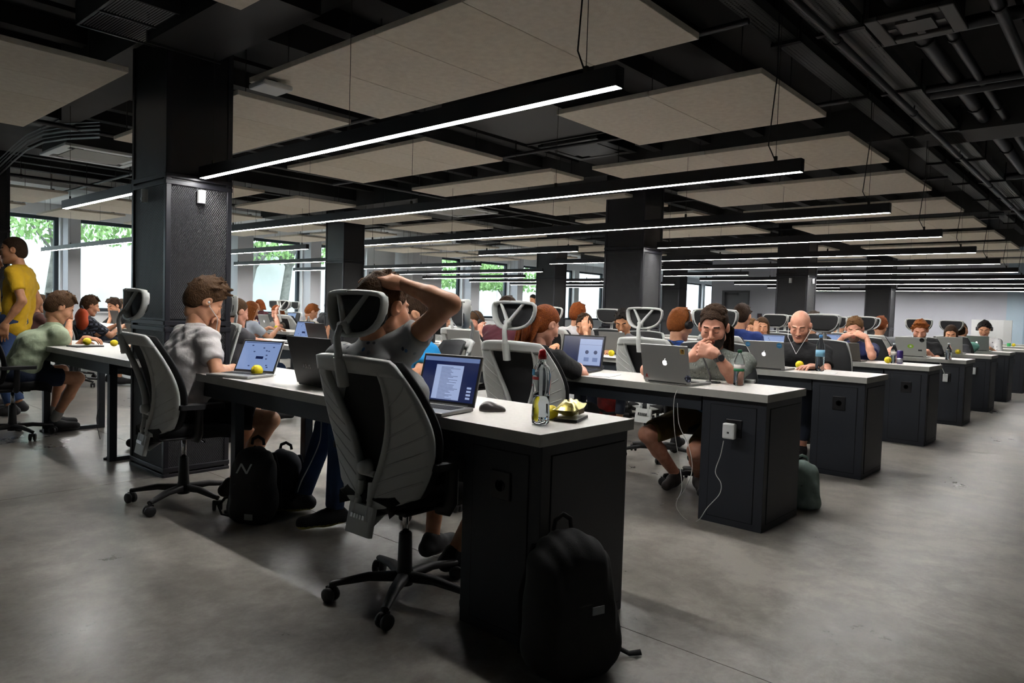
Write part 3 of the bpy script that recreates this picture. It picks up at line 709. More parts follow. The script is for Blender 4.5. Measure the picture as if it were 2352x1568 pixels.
# ------------------------------------------------------------------ smooth solids (tapered limbs blended together) meshed by surface nets
class Field:
    def __init__(s, lo, hi, h):
        s.lo = np.array(lo, float); s.h = h; s.n = np.maximum(np.ceil((np.array(hi)-s.lo)/h).astype(int)+2, 4)
        s.ax = [s.lo[i]+h*np.arange(s.n[i]) for i in range(3)]; s.F = np.full(tuple(s.n), .08, np.float32)
    def sub(s, lo, hi):
        a = np.clip(np.floor((np.array(lo)-s.lo)/s.h).astype(int), 0, s.n); b = np.clip(np.ceil((np.array(hi)-s.lo)/s.h).astype(int)+1, 0, s.n)
        sl = tuple(slice(a[i], b[i]) for i in range(3))
        P = np.stack(np.meshgrid(s.ax[0][sl[0]], s.ax[1][sl[1]], s.ax[2][sl[2]], indexing='ij'), -1)
        return sl, P
    def comb(s, sl, d, k, op):
        f = s.F[sl]
        if op == 'add': hh = np.maximum(k-np.abs(f-d), 0)/k; s.F[sl] = np.minimum(f, d)-hh*hh*k*.25
        else: d = -d; hh = np.maximum(k-np.abs(f-d), 0)/k; s.F[sl] = np.maximum(f, d)+hh*hh*k*.25
    def cap(s, a, b, ra, rb=None, k=.02, op='add', cut=False):
        rb = ra if rb is None else rb; a = np.array(a, float); b = np.array(b, float); m = max(ra, rb)+k+2*s.h
        sl, P = s.sub(np.minimum(a, b)-m, np.maximum(a, b)+m)
        if P.size == 0: return s
        ab = b-a; L = ab@ab+1e-9; t = ((P-a)@ab)/L; tc = np.clip(t, 0, 1)
        d = np.linalg.norm(P-a-tc[..., None]*ab, axis=-1)-(ra+tc*(rb-ra))
        if cut: d = np.maximum(d, (t-1)*math.sqrt(L))
        s.comb(sl, d, k, op); return s
    def ell(s, c, r, R=None, k=.02, op='add'):
        c = np.array(c, float); r = np.array(r, float); m = max(r)+k+2*s.h
        sl, P = s.sub(c-m, c+m)
        if P.size == 0: return s
        q = P-c
        if R is not None: q = q@R      # columns of R are the local axes
        k0 = np.linalg.norm(q/r, axis=-1); k1 = np.linalg.norm(q/(r*r), axis=-1)+1e-9
        s.comb(sl, k0*(k0-1)/k1, k, op); return s
    def fn(s, f):
        P = np.stack(np.meshgrid(*s.ax, indexing='ij'), -1); s.F = f(P, s.F).astype(np.float32); return s
    def mesh(s):
        F = s.F; S = F < 0
        c = [S[i:S.shape[0]-1+i, j:S.shape[1]-1+j, k:S.shape[2]-1+k] for i in (0, 1) for j in (0, 1) for k in (0, 1)]
        tot = sum(x.astype(np.int8) for x in c); act = (tot > 0) & (tot < 8)
        I = np.argwhere(act)
        if len(I) == 0: return np.zeros((0, 3)), np.zeros((0, 4), int)
        idx = -np.ones(act.shape, np.int64); idx[tuple(I.T)] = np.arange(len(I))
        acc = np.zeros((len(I), 3)); cnt = np.zeros(len(I))
        for ax in range(3):
            o = [a for a in range(3) if a != ax]
            for p in (0, 1):
                for q in (0, 1):
                    off = np.zeros(3, int); off[o[0]] = p; off[o[1]] = q; A = I+off; B = A.copy(); B[:, ax] += 1
                    fa = F[tuple(A.T)]; fb = F[tuple(B.T)]; x = (fa < 0) != (fb < 0)
                    t = np.where(x, fa/np.where(x, fa-fb, 1), 0); pos = off[None, :].astype(float).repeat(len(I), 0); pos[:, ax] = t
                    acc += pos*x[:, None]; cnt += x
        V = s.lo+s.h*(I+acc/cnt[:, None])
        Q = []
        for ax in range(3):
            o1, o2 = [(1, 2), (2, 0), (0, 1)][ax]
            sl0 = [slice(1, -1)]*3; sl1 = [slice(1, -1)]*3; sl0[ax] = slice(0, -1); sl1[ax] = slice(1, None)
            a = S[tuple(sl0)]; b = S[tuple(sl1)]; E = np.argwhere(a != b)
            if len(E) == 0: continue
            fl_ = a[tuple(E.T)]; base = E+1; base[:, ax] -= 1
            g = []
            for (p, q) in ((-1, -1), (0, -1), (0, 0), (-1, 0)):
                cc = base.copy(); cc[:, o1] += p; cc[:, o2] += q; g.append(idx[tuple(cc.T)])
            g = np.stack(g, 1); g[~fl_] = g[~fl_][:, ::-1]; Q.append(g)
        Q = np.concatenate(Q); Q = Q[(Q >= 0).all(1)]
        return V, Q
def np_mesh(name, V, Q, mats, mi=None):
    me = bpy.data.meshes.new(name); n, m = len(V), len(Q)
    me.vertices.add(n); me.vertices.foreach_set('co', np.asarray(V, np.float32).ravel())
    me.loops.add(m*4); me.loops.foreach_set('vertex_index', np.asarray(Q, np.int32).ravel())
    me.polygons.add(m); me.polygons.foreach_set('loop_start', np.arange(0, m*4, 4, dtype=np.int32))
    try: me.polygons.foreach_set('loop_total', np.full(m, 4, np.int32))
    except Exception: pass
    for q in (mats if isinstance(mats, (list, tuple)) else [mats]): me.materials.append(q)
    if mi is not None: me.polygons.foreach_set('material_index', np.asarray(mi, np.int32))
    me.polygons.foreach_set('use_smooth', np.ones(m, bool)); me.update(calc_edges=True); me.validate(); return me
def joinm(parts):
    V = []; Q = []; M = []; o = 0
    for v, q, m in parts:
        V.append(v); Q.append(q+o); M.append(np.full(len(q), m) if np.isscalar(m) else m); o += len(v)
    return np.concatenate(V), np.concatenate(Q), np.concatenate(M)
# ------------------------------------------------------------------ people
def nrm(v): v = np.array(v, float); return v/(np.linalg.norm(v)+1e-9)
def skin(name, c, c2): return mat(name, c, .5, noise=(30, c2, .35, .7), spec=.35)
SK = [skin('fair_skin', 'c79272', 'b98264'), skin('tan_skin', 'b07c5c', 'a0704f'), skin('rosy_skin', 'cf9780', 'bf846c')]
M_lip = mat('lips', '9a5a4c', .5); M_eyew = mat('eye_white', 'cfc6bd', .3); M_iris = mat('dark_iris', '1e1612', .3)
def ik(a, b, l1, l2, pole):
    a = np.array(a, float); b = np.array(b, float); d = b-a; L = np.linalg.norm(d); L = min(L, (l1+l2)*.995); u = nrm(d); b = a+u*L
    x = (L*L+l1*l1-l2*l2)/(2*L); h = math.sqrt(max(l1*l1-x*x, 0)); p = np.array(pole, float)-u*(np.array(pole)@u); p = nrm(p)
    return a+u*x+p*h, b
def axes(yaw, pitch=0, roll=0):
    """forward, right, up of something that looks along yaw (degrees), pitch down positive"""
    y, p = math.radians(yaw), math.radians(pitch)
    f = np.array([math.cos(y)*math.cos(p), math.sin(y)*math.cos(p), -math.sin(p)]); r = np.array([math.sin(y), -math.cos(y), 0]); u = np.cross(r, f)
    c, s = math.cos(math.radians(roll)), math.sin(math.radians(roll))
    return f, r*c+u*s, u*c-r*s
def head_parts(h, beard=False, sz=1.):
    """skin of the head in its own frame: x right, y forward, z up"""
    F = Field((-.115, -.135, -.20), (.115, .145, .15), h)
    F.ell((0, -.012, .030), (.076, .096, .091), k=.01)
    F.ell((0, .025, -.038), (.059, .066, .086), k=.03)
    F.cap((-.047, .005, -.060), (-.018, .062, -.098), .024, .020, k=.02).cap((.047, .005, -.060), (.018, .062, -.098), .024, .020, k=.02)
    F.ell((0, .073, -.102), (.022, .018, .016), k=.02)
    for s in (-1, 1):
        F.ell((s*.040, .060, -.026), (.026, .026, .026), k=.02)
        F.ell((s*.031, .113, .004), (.017, .019, .0105), k=.016, op='sub')
        F.ell((s*.031, .078, .002), (.0135, .0135, .0125), k=.003)
        F.cap((s*.014, .090, .024), (s*.046, .076, .023), .0068, .005, k=.012)
        F.ell((s*.079, -.006, -.004), (.0095, .019, .031), k=.008); F.ell((s*.083, .004, .002), (.0125, .020, .028), k=.006)
        F.ell((s*.094, .004, .003), (.008, .010, .017), k=.004, op='sub')
        F.ell((s*.012, .098, -.036), (.009, .010, .007), k=.006)
    F.cap((0, .088, .012), (0, .113, -.030), .0075, .0125, k=.012)
    F.ell((0, .090, -.058), (.024, .012, .006), k=.005); F.ell((0, .087, -.070), (.020, .012, .0065), k=.005)
    F.ell((0, .103, -.0645), (.026, .008, .0016), k=.003, op='sub')
    F.cap((0, -.020, -.050), (0, -.022, -.085), .046, .044, k=.03)
    V, Q = F.mesh(); C = V[Q].mean(1)
    m = np.zeros(len(Q), int)
    m[(np.abs(C[:, 0]) < .024) & (C[:, 1] > .082) & (C[:, 2] < -.052) & (C[:, 2] > -.076)] = 1
    m[(np.abs(np.abs(C[:, 0])-.030) < .017) & (C[:, 1] > .07) & (C[:, 2] > .022) & (C[:, 2] < .0295)] = 2
    e = (np.abs(np.abs(C[:, 0])-.031) < .0105) & (C[:, 1] > .06) & (C[:, 2] > -.0075) & (C[:, 2] < -.0035)
    m[e] = 3
    return V*sz, Q, m
_HC = {}
def head_cached(h):
    if h not in _HC: _HC[h] = head_parts(h)
    return _HC[h]
def hair_parts(style, h, seed=0):
    F = Field((-.15, -.20, -.30 if style in ('long', 'pony', 'dread', 'bob') else -.13), (.15, .14, .19), h)
    rx, ry, rz, ce = (.084, .105, .101, (0, -.015, .034))
    if style == 'buzz': rx, ry, rz = .081, .100, .096
    if style in ('messy', 'curly'): rx, ry, rz, ce = .091, .110, .108, (0, -.012, .040)
    F.ell(ce, (rx, ry, rz), k=.01)
    F.ell((0, -.046, -.020), (.070, .068, .066), k=.03)
    R = random.Random(seed)
    if style in ('messy', 'short', 'curly', 'quiff', 'fringe'):
        n = {'messy': 46, 'short': 30, 'curly': 70, 'quiff': 34, 'fringe': 40}[style]; am = {'messy': .020, 'short': .009, 'curly': .014, 'quiff': .016, 'fringe': .012}[style]
        for k in range(n):
            a = R.uniform(0, 2*PI); e = R.uniform(-.1, 1)*PI/2
            d = np.array([math.cos(a)*math.cos(e), math.sin(a)*math.cos(e), math.sin(e)]); p = np.array(ce)+d*np.array([rx, ry, rz])*.93
            q = p+d*am+np.array([R.uniform(-.014, .014), .016+R.uniform(-.01, .014), R.uniform(-.006, .01)])
            F.cap(p, q, .013, .006, k=.008)
    if style in ('quiff', 'messy', 'fringe'):
        for k in range(9):
            x = -.05+.0125*k; F.cap((x, .035, .118), (x*.9+R.uniform(-.008, .008), (.070 if style != 'fringe' else .088)+R.uniform(-.006, .008), (.132 if style != 'fringe' else .082)+R.uniform(-.006, .006)), .015, .007, k=.008)
    cut0, sl_ = (.088, 1.0)
    if style in ('bob', 'long', 'pony', 'dread'): cut0, sl_ = .090, 1.05
    def cut(P, f):
        y, z, x = P[..., 1], P[..., 2], np.abs(P[..., 0])
        c = (np.maximum(cut0+1.3*sl_*(y-.085), -.078)+.10*np.maximum(x-.045, 0)-z)*.75
        c = c+.004*np.sin(70*P[..., 0]+seed)+.003*np.sin(130*P[..., 0]+60*y)
        return np.maximum(f, c)
    F.fn(cut)
    if style == 'bob':
        for s in (-1, 1):
            for k in range(5): F.cap((s*(.072), .03-.026*k, .03), (s*(.083), .035-.028*k, -.10-.01*k), .018, .014, k=.012)
        for k in range(5): F.cap((-.06+.03*k, -.085, .02), (-.06+.03*k, -.09, -.10), .022, .016, k=.012)
    if style == 'long':
        for s in (-1, 1):
            for k in range(4): F.cap((s*.074, .02-.03*k, .03), (s*(.080), .03-.03*k, -.24+.02*k), .018, .012, k=.012)
        for k in range(6): F.cap((-.065+.026*k, -.08, .02), (-.07+.028*k, -.09, -.26), .022, .013, k=.012)
    if style == 'pony':
        F.ell((0, -.11, .055), (.03, .03, .03), k=.015)
        for k in range(14):
            a = -1+2*k/13; F.cap((a*.045, -.085, .0), (a*.060, -.10, -.20+R.uniform(-.04, .02)), .020, .009, k=.008)
        for k in range(22):
            a = R.uniform(-1.3, 1.3); b_ = R.uniform(-1, 1)
            F.cap((a*.012, -.12, .05), (a*.030, -.155+b_*.02, -.04), .014, .016, k=.006).cap((a*.030, -.155+b_*.02, -.04), (a*.045, -.125+b_*.025, -.19+R.uniform(-.05, .03)), .016, .006, k=.006)
        for k in range(26):
            a = -1+2*k/25; F.cap((a*.070, .03-.02*abs(a), .105-.055*a*a), (a*.035, -.10, .065), .010, .010, k=.006)
    if style == 'dread':
        for k in range(34):
            a = R.uniform(-1, 1); p0 = np.array((a*.07, -.05-.05*math.cos(a*1.5), .07+R.uniform(-.06, .04))); p1 = np.array((a*.085+R.uniform(-.01, .01), -.13+R.uniform(-.015, .015), -.04)); p2 = np.array((a*.095+R.uniform(-.02, .02), -.135+R.uniform(-.02, .02), R.uniform(-.28, -.20)))
            r = R.uniform(.007, .010); F.cap(p0, p1, r, r, k=.004).cap(p1, p2, r, r*.7, k=.004)
        for k in range(90):
            a = R.uniform(-1, 1); t_ = R.uniform(-.4, 1); y = .068*t_-.03; z = .034+.101*math.sqrt(max(0, 1-(a*.8)**2-((y+.015)/.105)**2)) if (a*.8)**2+((y+.015)/.105)**2 < 1 else .04
            F.ell((a*.8*.084, y, z), (.012, .012, .011), k=.004)
    V, Q = F.mesh(); return V, Q
def beard_parts(h, full=True):
    F = Field((-.10, -.06, -.17), (.10, .13, .03), h)
    F.ell((0, .022, -.050), (.067, .074, .092), k=.01).ell((0, .074, -.108), (.034, .030, .030), k=.03)
    def cut(P, f):
        x, y, z = np.abs(P[..., 0]), P[..., 1], P[..., 2]
        c = np.maximum(z-(-.052+.9*np.maximum(x-.032, 0)), -.005-y)
        mouth = np.sqrt((x/.021)**2+((z+.0655)/.0085)**2)-1
        return np.maximum(np.maximum(f, c), -mouth*.01+0*f)
    F.fn(cut); return F.mesh()
def hand_parts(h, curl=.35, side=1, spread=.12, point=False):
    """x across towards the thumb (side), y along the fingers, z back of the hand"""
    F = Field((-.075, -.03, -.10), (.075, .215, .05), h)
    sx = side; L = [.93, 1.0, .94, .76]
    for i in range(4):
        bx = sx*(.030-.020*i); kx = sx*(.032-.0215*i); ky = .088-(.0, -.003, 0, .008)[i]
        F.cap((bx*.75, .0, -.002), (kx, ky, 0), .0155, .0115, k=.016)
        p = np.array((kx, ky, 0)); a = curl*(.7 if i else .6); ang = -a; sp = spread*(.5-i*.33)*sx
        for j, sl in enumerate((.043, .026, .020)):
            d = np.array((math.sin(sp), math.cos(ang), math.sin(ang))); q = p+nrm(d)*sl*L[i]
            F.cap(p, q, (.0098, .0086, .0078)[j], (.0088, .0078, .0066)[j], k=.004); p = q; ang -= a*(1.25 if j == 0 else 1.0)
    F.cap((sx*.018, .018, -.008), (sx*.043, .052, -.020), .017, .0125, k=.016)
    F.cap((sx*.043, .052, -.020), (sx*(.052-.012*curl), .083, -.026-.012*curl), .0112, .0098, k=.006)
    F.cap((sx*(.052-.012*curl), .083, -.026-.012*curl), (sx*(.050-.030*curl), .108, -.034-.012*curl), .0098, .0076, k=.004)
    F.cap((0, -.02, 0), (0, .02, 0), .024, .026, k=.014)
    return F.mesh()
_HD = {}
def place(V, o, R): return V@np.array(R)+np.array(o)   # rows of R are the images of the local x, y, z
def person(label, head, heading, shirt, hair=('short', 'dark_brown'), skin_=0, yaw=None, pitch=20, roll=0, lean=.12, pel=None, sz=1., L=None, R=None, sleeve=.62, pants=None, plen=1.85, shoes=None, socks=None,
           res=.016, stand=False, feet=None, beard=None, knees=.16, tw=1., legs=True, group=None, wr=.0025, fem=False, hands=True, neckf=.0, extra=None, shw=.185, name='person'):
    H = np.array(head, float); f, r, up = axes(heading); Z = np.array([0, 0, 1.])
    pel = H-f*lean-Z*.62*sz if pel is None else np.array(pel, float)
    if not stand and pel is not None: pel[2] = max(.515, min(pel[2], .60))
    hf, hr, hu = axes(heading if yaw is None else yaw, pitch, roll)
    O = np.array([pel[0], pel[1], 0.0])
    skull = H-hf*.026-hu*.050                 # where the neck meets the head
    hor = np.array([1, 1, 0.])
    nb = H-Z*.158*sz-f*(.038+neckf)-hf*hor*.018
    top = nb-Z*.022
    chest = pel*.38+top*.62-f*(.045*max(0, min(1, lean/.12)) if not stand else .015)
    belly = pel*.72+top*.28-f*.02
    shR, shL = top+r*shw*sz-Z*.035, top-r*shw*sz-Z*.035
    hh = .0055 if res <= .012 else (.008 if res <= .016 else .011)
    u1, u2 = .285*sz, .255*sz
    arms = []
    for S, spec, sd in ((shR, R, 1), (shL, L, -1)):
        rr = r*sd
        if spec is None: spec = dict(t='type')
        t = spec.get('t'); W = spec.get('w'); hd = f; pn = Z; pole = rr*.5-Z*1.-f*.2; cu = .5
        if t == 'type': W = pel+f*.47+rr*.13; W[2] = .795; hd = f-rr*.25-Z*.12; pn = Z; pole = rr*.5-Z*1.+f*-.2; cu = .55
        if t == 'lap': W = pel+f*.33+rr*.13; W[2] = .66; hd = f-rr*.3; pn = Z; pole = rr*.5-Z; cu = .4
        if t == 'chin': W = H+hf*.075-Z*.165+rr*.02; hd = Z*1.0+f*.1-rr*.15; pn = f*1.; pole = rr*.45-Z*1+f*.5; cu = 1.15
        if t == 'side': W = S-Z*.48+f*.05+rr*.05; hd = -Z+f*.15; pn = rr; pole = -f+rr*.2; cu = .4
        if t == 'face': W = H+hf*.12-Z*.10+rr*.03; hd = Z*1-rr*.25-f*.2; pn = f*1.; pole = rr*.5-Z+f*.5; cu = .5
        if 'w' in spec: W = np.array(spec['w'], float)
        if 'hd' in spec: hd = np.array(spec['hd'], float)
        if 'pn' in spec: pn = np.array(spec['pn'], float)
        if 'pole' in spec: pole = np.array(spec['pole'], float)
        if 'curl' in spec: cu = spec['curl']
        S = np.array(spec.get('s', S), float)
        if 'e' in spec: E = np.array(spec['e'], float)
        else: E, W = ik(S, W, u1, u2, pole)
        arms.append((S, E, W, nrm(hd), nrm(pn), cu, sd))
    hips = [pel+r*.085*sd-Z*.01 for sd in (1, -1)]
    legp = []
    for i, sd in enumerate((1, -1)):
        if stand:
            A = np.array(feet[i], float) if feet else hips[i]+r*sd*.04+Z*(-hips[i][2]+.085); K, A = ik(hips[i], A, .43*sz, .43*sz, f); td = f+r*sd*.15
        else:
            A = np.array(feet[i], float) if feet else pel+f*.40+r*sd*knees; A[2] = max(A[2], .09) if feet else .09
            K, A = ik(hips[i], A, .43*sz, .42*sz, f*.6+Z*1.+r*sd*.25); td = f+r*sd*.2
        legp.append((hips[i], K, A, nrm(td)))
    pts = [H+Z*.1, pel, nb]+[q for a in arms for q in a[:3]]+([q for l in legp for q in l[:3]] if legs else [])
    lo = np.min(pts, 0)-.17; hi = np.max(pts, 0)+.17
    # ---- body
    B = Field(lo, hi, res)
    B.cap(skull, nb+f*.005, .050*sz if not fem else .042, .055*sz if not fem else .047, k=.02)
    B.cap(nb, top-Z*.05, .050, .055, k=.02)
    for sd in (1, -1): B.cap(chest+r*sd*.07, pel+r*sd*.06+Z*.03, .070, .070, k=.03)
    for S, E, W, hd, pn, cu, sd in arms:
        B.cap(top-Z*.055, S-Z*.005, .040, .044, k=.02).cap(S, E, .046*sz, .037*sz, k=.02).cap(E, E*.6+W*.4, .039*sz, .038*sz, k=.015).cap(E*.6+W*.4, W, .037*sz, .024*sz, k=.015)
        if hands: B.cap(W, W+hd*.03, .024, .022, k=.01)
    if legs:
        for a, K, A, td in legp:
            B.cap(a, K, .072*sz, .052*sz, k=.04).cap(K, K*.6+A*.4, .050*sz, .049*sz, k=.02).cap(K*.6+A*.4, A, .046*sz, .032*sz, k=.02).cap(A, A+td*.05-Z*.03, .030, .028, k=.02)
    V, Q = B.mesh(); parts = [(V, Q, 0)]
    hv, hq, hm = head_cached(hh if res > .012 else .0045)
    s_ = 1.03*sz if not fem else .97
    parts.append((place(hv*s_, H, (hr, hf, hu)), hq, hm))
    if hands:
        for S, E, W, hd, pn, cu, sd in arms:
            yv = nrm(hd); zv = nrm(pn-yv*(pn@yv)); xv = np.cross(yv, zv)
            side = -1 if sd > 0 else 1
            key = (round(cu, 2), hh, side)
            if key not in _HD: _HD[key] = hand_parts(.0045 if res <= .012 else hh, cu, side)
            v, q = _HD[key]
            parts.append((place(v*sz*(.9 if fem else 1), W+yv*.012, (xv, yv, zv)), q, 0))
    V, Q, m = joinm(parts); V = V-O
    hm_ = mat('hair_'+hair[1], {'dark_brown': '2c1e14', 'black': '14100e', 'brown': '3d2a1b', 'auburn': '6b3316', 'ginger': '7a4420', 'blond': '94693a', 'light_brown': '5b4026'}[hair[1]], .75, noise=(60, {'dark_brown': '36261a', 'black': '1a1512', 'brown': '4b3521', 'auburn': '844418', 'ginger': '8d5024', 'blond': 'b58850', 'light_brown': '6b4e33'}[hair[1]], .35, .7), bump=(120, .8, .01), spec=.15)
    root = empty(name, tuple(O), 0, label, 'person', group)
    link('body', np_mesh('body', V, Q, [SK[skin_], M_lip if not fem else mat('lips_pink', 'a8604f', .45), hm_, M_iris], m), root)
    # ---- shirt
    S_ = Field(lo, hi, res)
    for sd in (1, -1):
        S_.cap(chest+r*sd*.088*tw+Z*.02, belly+r*sd*.085*tw, .103 if not fem else .090, .100 if not fem else .085, k=.06)
        S_.cap(belly+r*sd*.085*tw, pel+r*sd*.08*tw-Z*(.07 if stand else 0), .100 if not fem else .088, .108, k=.05)
    S_.cap(top-Z*.055, chest, .085, .11, k=.05)
    S_.cap(top-Z*.075+r*.085-f*.012, top-Z*.075-r*.085-f*.012, .078, .078, k=.06)
    for sd in (1, -1): S_.cap(top-Z*.09+r*sd*.10-f*.01, chest+r*sd*.085, .080, .098, k=.05)
    S_.cap(nb-Z*.008+f*.004, nb-Z*.05, .061 if not fem else .055, .072, k=.02)
    for S, E, W, hd, pn, cu, sd in arms:
        S_.cap(top-Z*.030, S, .066, .064, k=.045)
        end = S+(E-S)*min(sleeve, 1)
        S_.cap(S, end, .064*sz, .060*sz if sleeve < 1 else .052, k=.03, cut=sleeve < 1)
        if sleeve > 1: S_.cap(E, E+(W-E)*(sleeve-1), .050, .040, k=.02, cut=True)
        if 0 < sleeve < 1: S_.cap(S+(E-S)*.2, end+(E-S)*.04, .054, .0545, k=.003, op='sub') if False else None
    if wr:
        a_, b_ = rnd.uniform(0, 6), rnd.uniform(0, 6)
        def wrk(P, F_):
            x, y, z = P[..., 0], P[..., 1], P[..., 2]
            return F_+wr*(np.sin(62*z+24*(x*f[0]+y*f[1])+5*np.sin(11*(x*r[0]+y*r[1])+a_)+a_)*.6+np.sin(38*z-52*(x*r[0]+y*r[1])+4*np.sin(13*z+b_)+b_)*.6+np.sin(95*z+60*(x+y)+3*np.sin(17*x))*.25)
        S_.fn(wrk)
    V, Q = S_.mesh(); sh = link('shirt', np_mesh('shirt', V-O, Q, shirt), root)
    # ---- trousers, shoes
    if legs:
        T = Field(lo, hi, res)
        pants = pants or mat('dark_jeans', '1d2433', .85)
        T.cap(hips[0]+Z*.0, hips[1]+Z*.0, .100 if stand else .108, .100 if stand else .108, k=.04)
        for a, K, A, td in legp:
            T.cap(a, a+(K-a)*min(plen, 1), .092*sz, .074*sz if plen < 1 else .066, k=.04, cut=plen < 1)
            if plen > 1: T.cap(K, K+(A-K)*(plen-1), .064, .048, k=.02, cut=True)
        V, Q = T.mesh(); link('trousers' if plen > 1 else 'shorts', np_mesh('trousers', V-O, Q, pants), root)
        for a, K, A, td in legp:
            lo2 = A-.2; hi2 = A+.25; G = Field(lo2, hi2, min(res, .009)); g0 = A-Z*.035-td*.04
            zt = A[2]-.085
            G.cap(g0, g0+td*.09, .040, .040, k=.02).cap(g0+td*.07, g0+td*.205-Z*.012, .040, .034, k=.03).cap(A-td*.01, A+Z*.005, .040, .038, k=.02)
            G.fn(lambda P, F_: np.maximum(F_, (zt+.003)-P[..., 2]))
            V, Q = G.mesh(); C = V[Q].mean(1); mi = (C[:, 2] < zt+.022).astype(int)
            sc = shoes or ('black_shoe', '17171a', '222224')
            so = link('shoe', np_mesh('shoe', V-O, Q, [mat(sc[0], sc[1], .7), mat(sc[0]+'_sole', sc[2], .7)], mi), root)
            b = MB()
            for q_ in range(4): c_ = g0+td*(.06+.022*q_)+Z*(.034-.004*q_)-O; s__ = nrm(np.cross(td, Z))*.022; b.tube([c_-s__, c_+Z*.005, c_+s__], .0032, 5)
            b.build('laces', mat(sc[0]+'_laces', sc[3] if len(sc) > 3 else sc[1], .8), so)
            if socks: b = MB(); b.tube([A+Z*.0-O, A+(K-A)*.24-O], [.040, .041], 14); b.build('sock', socks, root)
    # ---- hair
    if hair[0] != 'bald':
        hres = .005 if res <= .012 else hh
        V, Q = hair_parts(hair[0], hres, hash(label) % 97 if False else len(label)); link('hair', np_mesh('hair', place(V*s_, H, (hr, hf, hu))-O, Q, hm_), root)
    if beard:
        V, Q = beard_parts(hh if res > .012 else .005)
        link('beard', np_mesh('beard', place(V*s_, H, (hr, hf, hu))-O, Q, mat('beard_'+beard, {'dark': '2b1d15', 'ginger': '6f3517', 'stubble': '5a4234'}[beard], .8, bump=(150, .8, .01))), root)
    root['_'] = 0; del root['_']
    return dict(root=root, H=H, hf=hf, hr=hr, hu=hu, O=O, arms=arms, f=f, r=r, nb=nb, chest=chest, pel=pel, s=s_, shirt=sh)
def earbuds(p, sides=(1, -1), drop=.34):
    for sd in sides:
        e = p['H']+p['hr']*sd*.088*p['s']+p['hf']*.008-p['O']
        b = MB(); b.ball(e, .0075, 8, 6); b.tube([e, e-np.array([0, 0, .02])+p['hf']*.006], .003, 6); eo = b.build('earbud', M_white, p['root'])
        c = p['nb']+p['f']*.115-np.array([0, 0, .08])-p['O']
        b = MB(); b.tube([e-np.array([0, 0, .02]), e*.6+c*.4+p['r']*sd*.02+p['f']*.03, c], .002, 5); b.build('earphone_cord', M_white, p['root'])
def headset(p, m=None):
    m = m or M_black
    R = (p['hr'], p['hf'], p['hu'])
    b = MB(); b.tube(list(place(np.array([(math.cos(a)*.098, -.005, .03+math.sin(a)*.108) for a in np.linspace(-.2, PI+.2, 15)]), p['H']-p['O'], R)), .007, 6, flat=(1, .6)); h = b.build('headband', m, p['root'])
    for sd in (-1, 1):
        c = p['H']+p['hr']*sd*.088+p['hf']*.002-p['O']
        b = MB(); b.tube([c-p['hr']*sd*.002, c+p['hr']*sd*.03], [.036, .030], 14); b.build('ear_cup', m, h)
def plaid(name, c0, c1, c2, sc):
    m = bpy.data.materials.new(name); m.use_nodes = True; nt = m.node_tree; N = nt.nodes; L = nt.links; b = N['Principled BSDF']; b.inputs['Roughness'].default_value = .9
    tc = N.new('ShaderNodeTexCoord'); sp = N.new('ShaderNodeSeparateXYZ'); L.new(tc.outputs['Object'], sp.inputs[0])
    ad = N.new('ShaderNodeMath'); ad.operation = 'ADD'; L.new(sp.outputs[0], ad.inputs[0]); L.new(sp.outputs[1], ad.inputs[1])
    o = []
    for src in (ad.outputs[0], sp.outputs[2]):
        q = N.new('ShaderNodeMath'); q.operation = 'MULTIPLY'; q.inputs[1].default_value = sc; L.new(src, q.inputs[0])
        s = N.new('ShaderNodeMath'); s.operation = 'SINE'; L.new(q.outputs[0], s.inputs[0])
        g = N.new('ShaderNodeMath'); g.operation = 'GREATER_THAN'; g.inputs[1].default_value = .1; L.new(s.outputs[0], g.inputs[0]); o.append(g)
    s = N.new('ShaderNodeMath'); s.operation = 'ADD'; L.new(o[0].outputs[0], s.inputs[0]); L.new(o[1].outputs[0], s.inputs[1])
    h = N.new('ShaderNodeMath'); h.operation = 'MULTIPLY'; h.inputs[1].default_value = .5; L.new(s.outputs[0], h.inputs[0])
    r = N.new('ShaderNodeValToRGB'); e = r.color_ramp.elements; r.color_ramp.interpolation = 'CONSTANT'
    e[0].position = 0; e[0].color = (*hexc(c0), 1); e[1].position = .75; e[1].color = (*hexc(c2), 1); q = e.new(.25); q.color = (*hexc(c1), 1)
    L.new(h.outputs[0], r.inputs[0]); L.new(r.outputs[0], b.inputs['Base Color']); return m
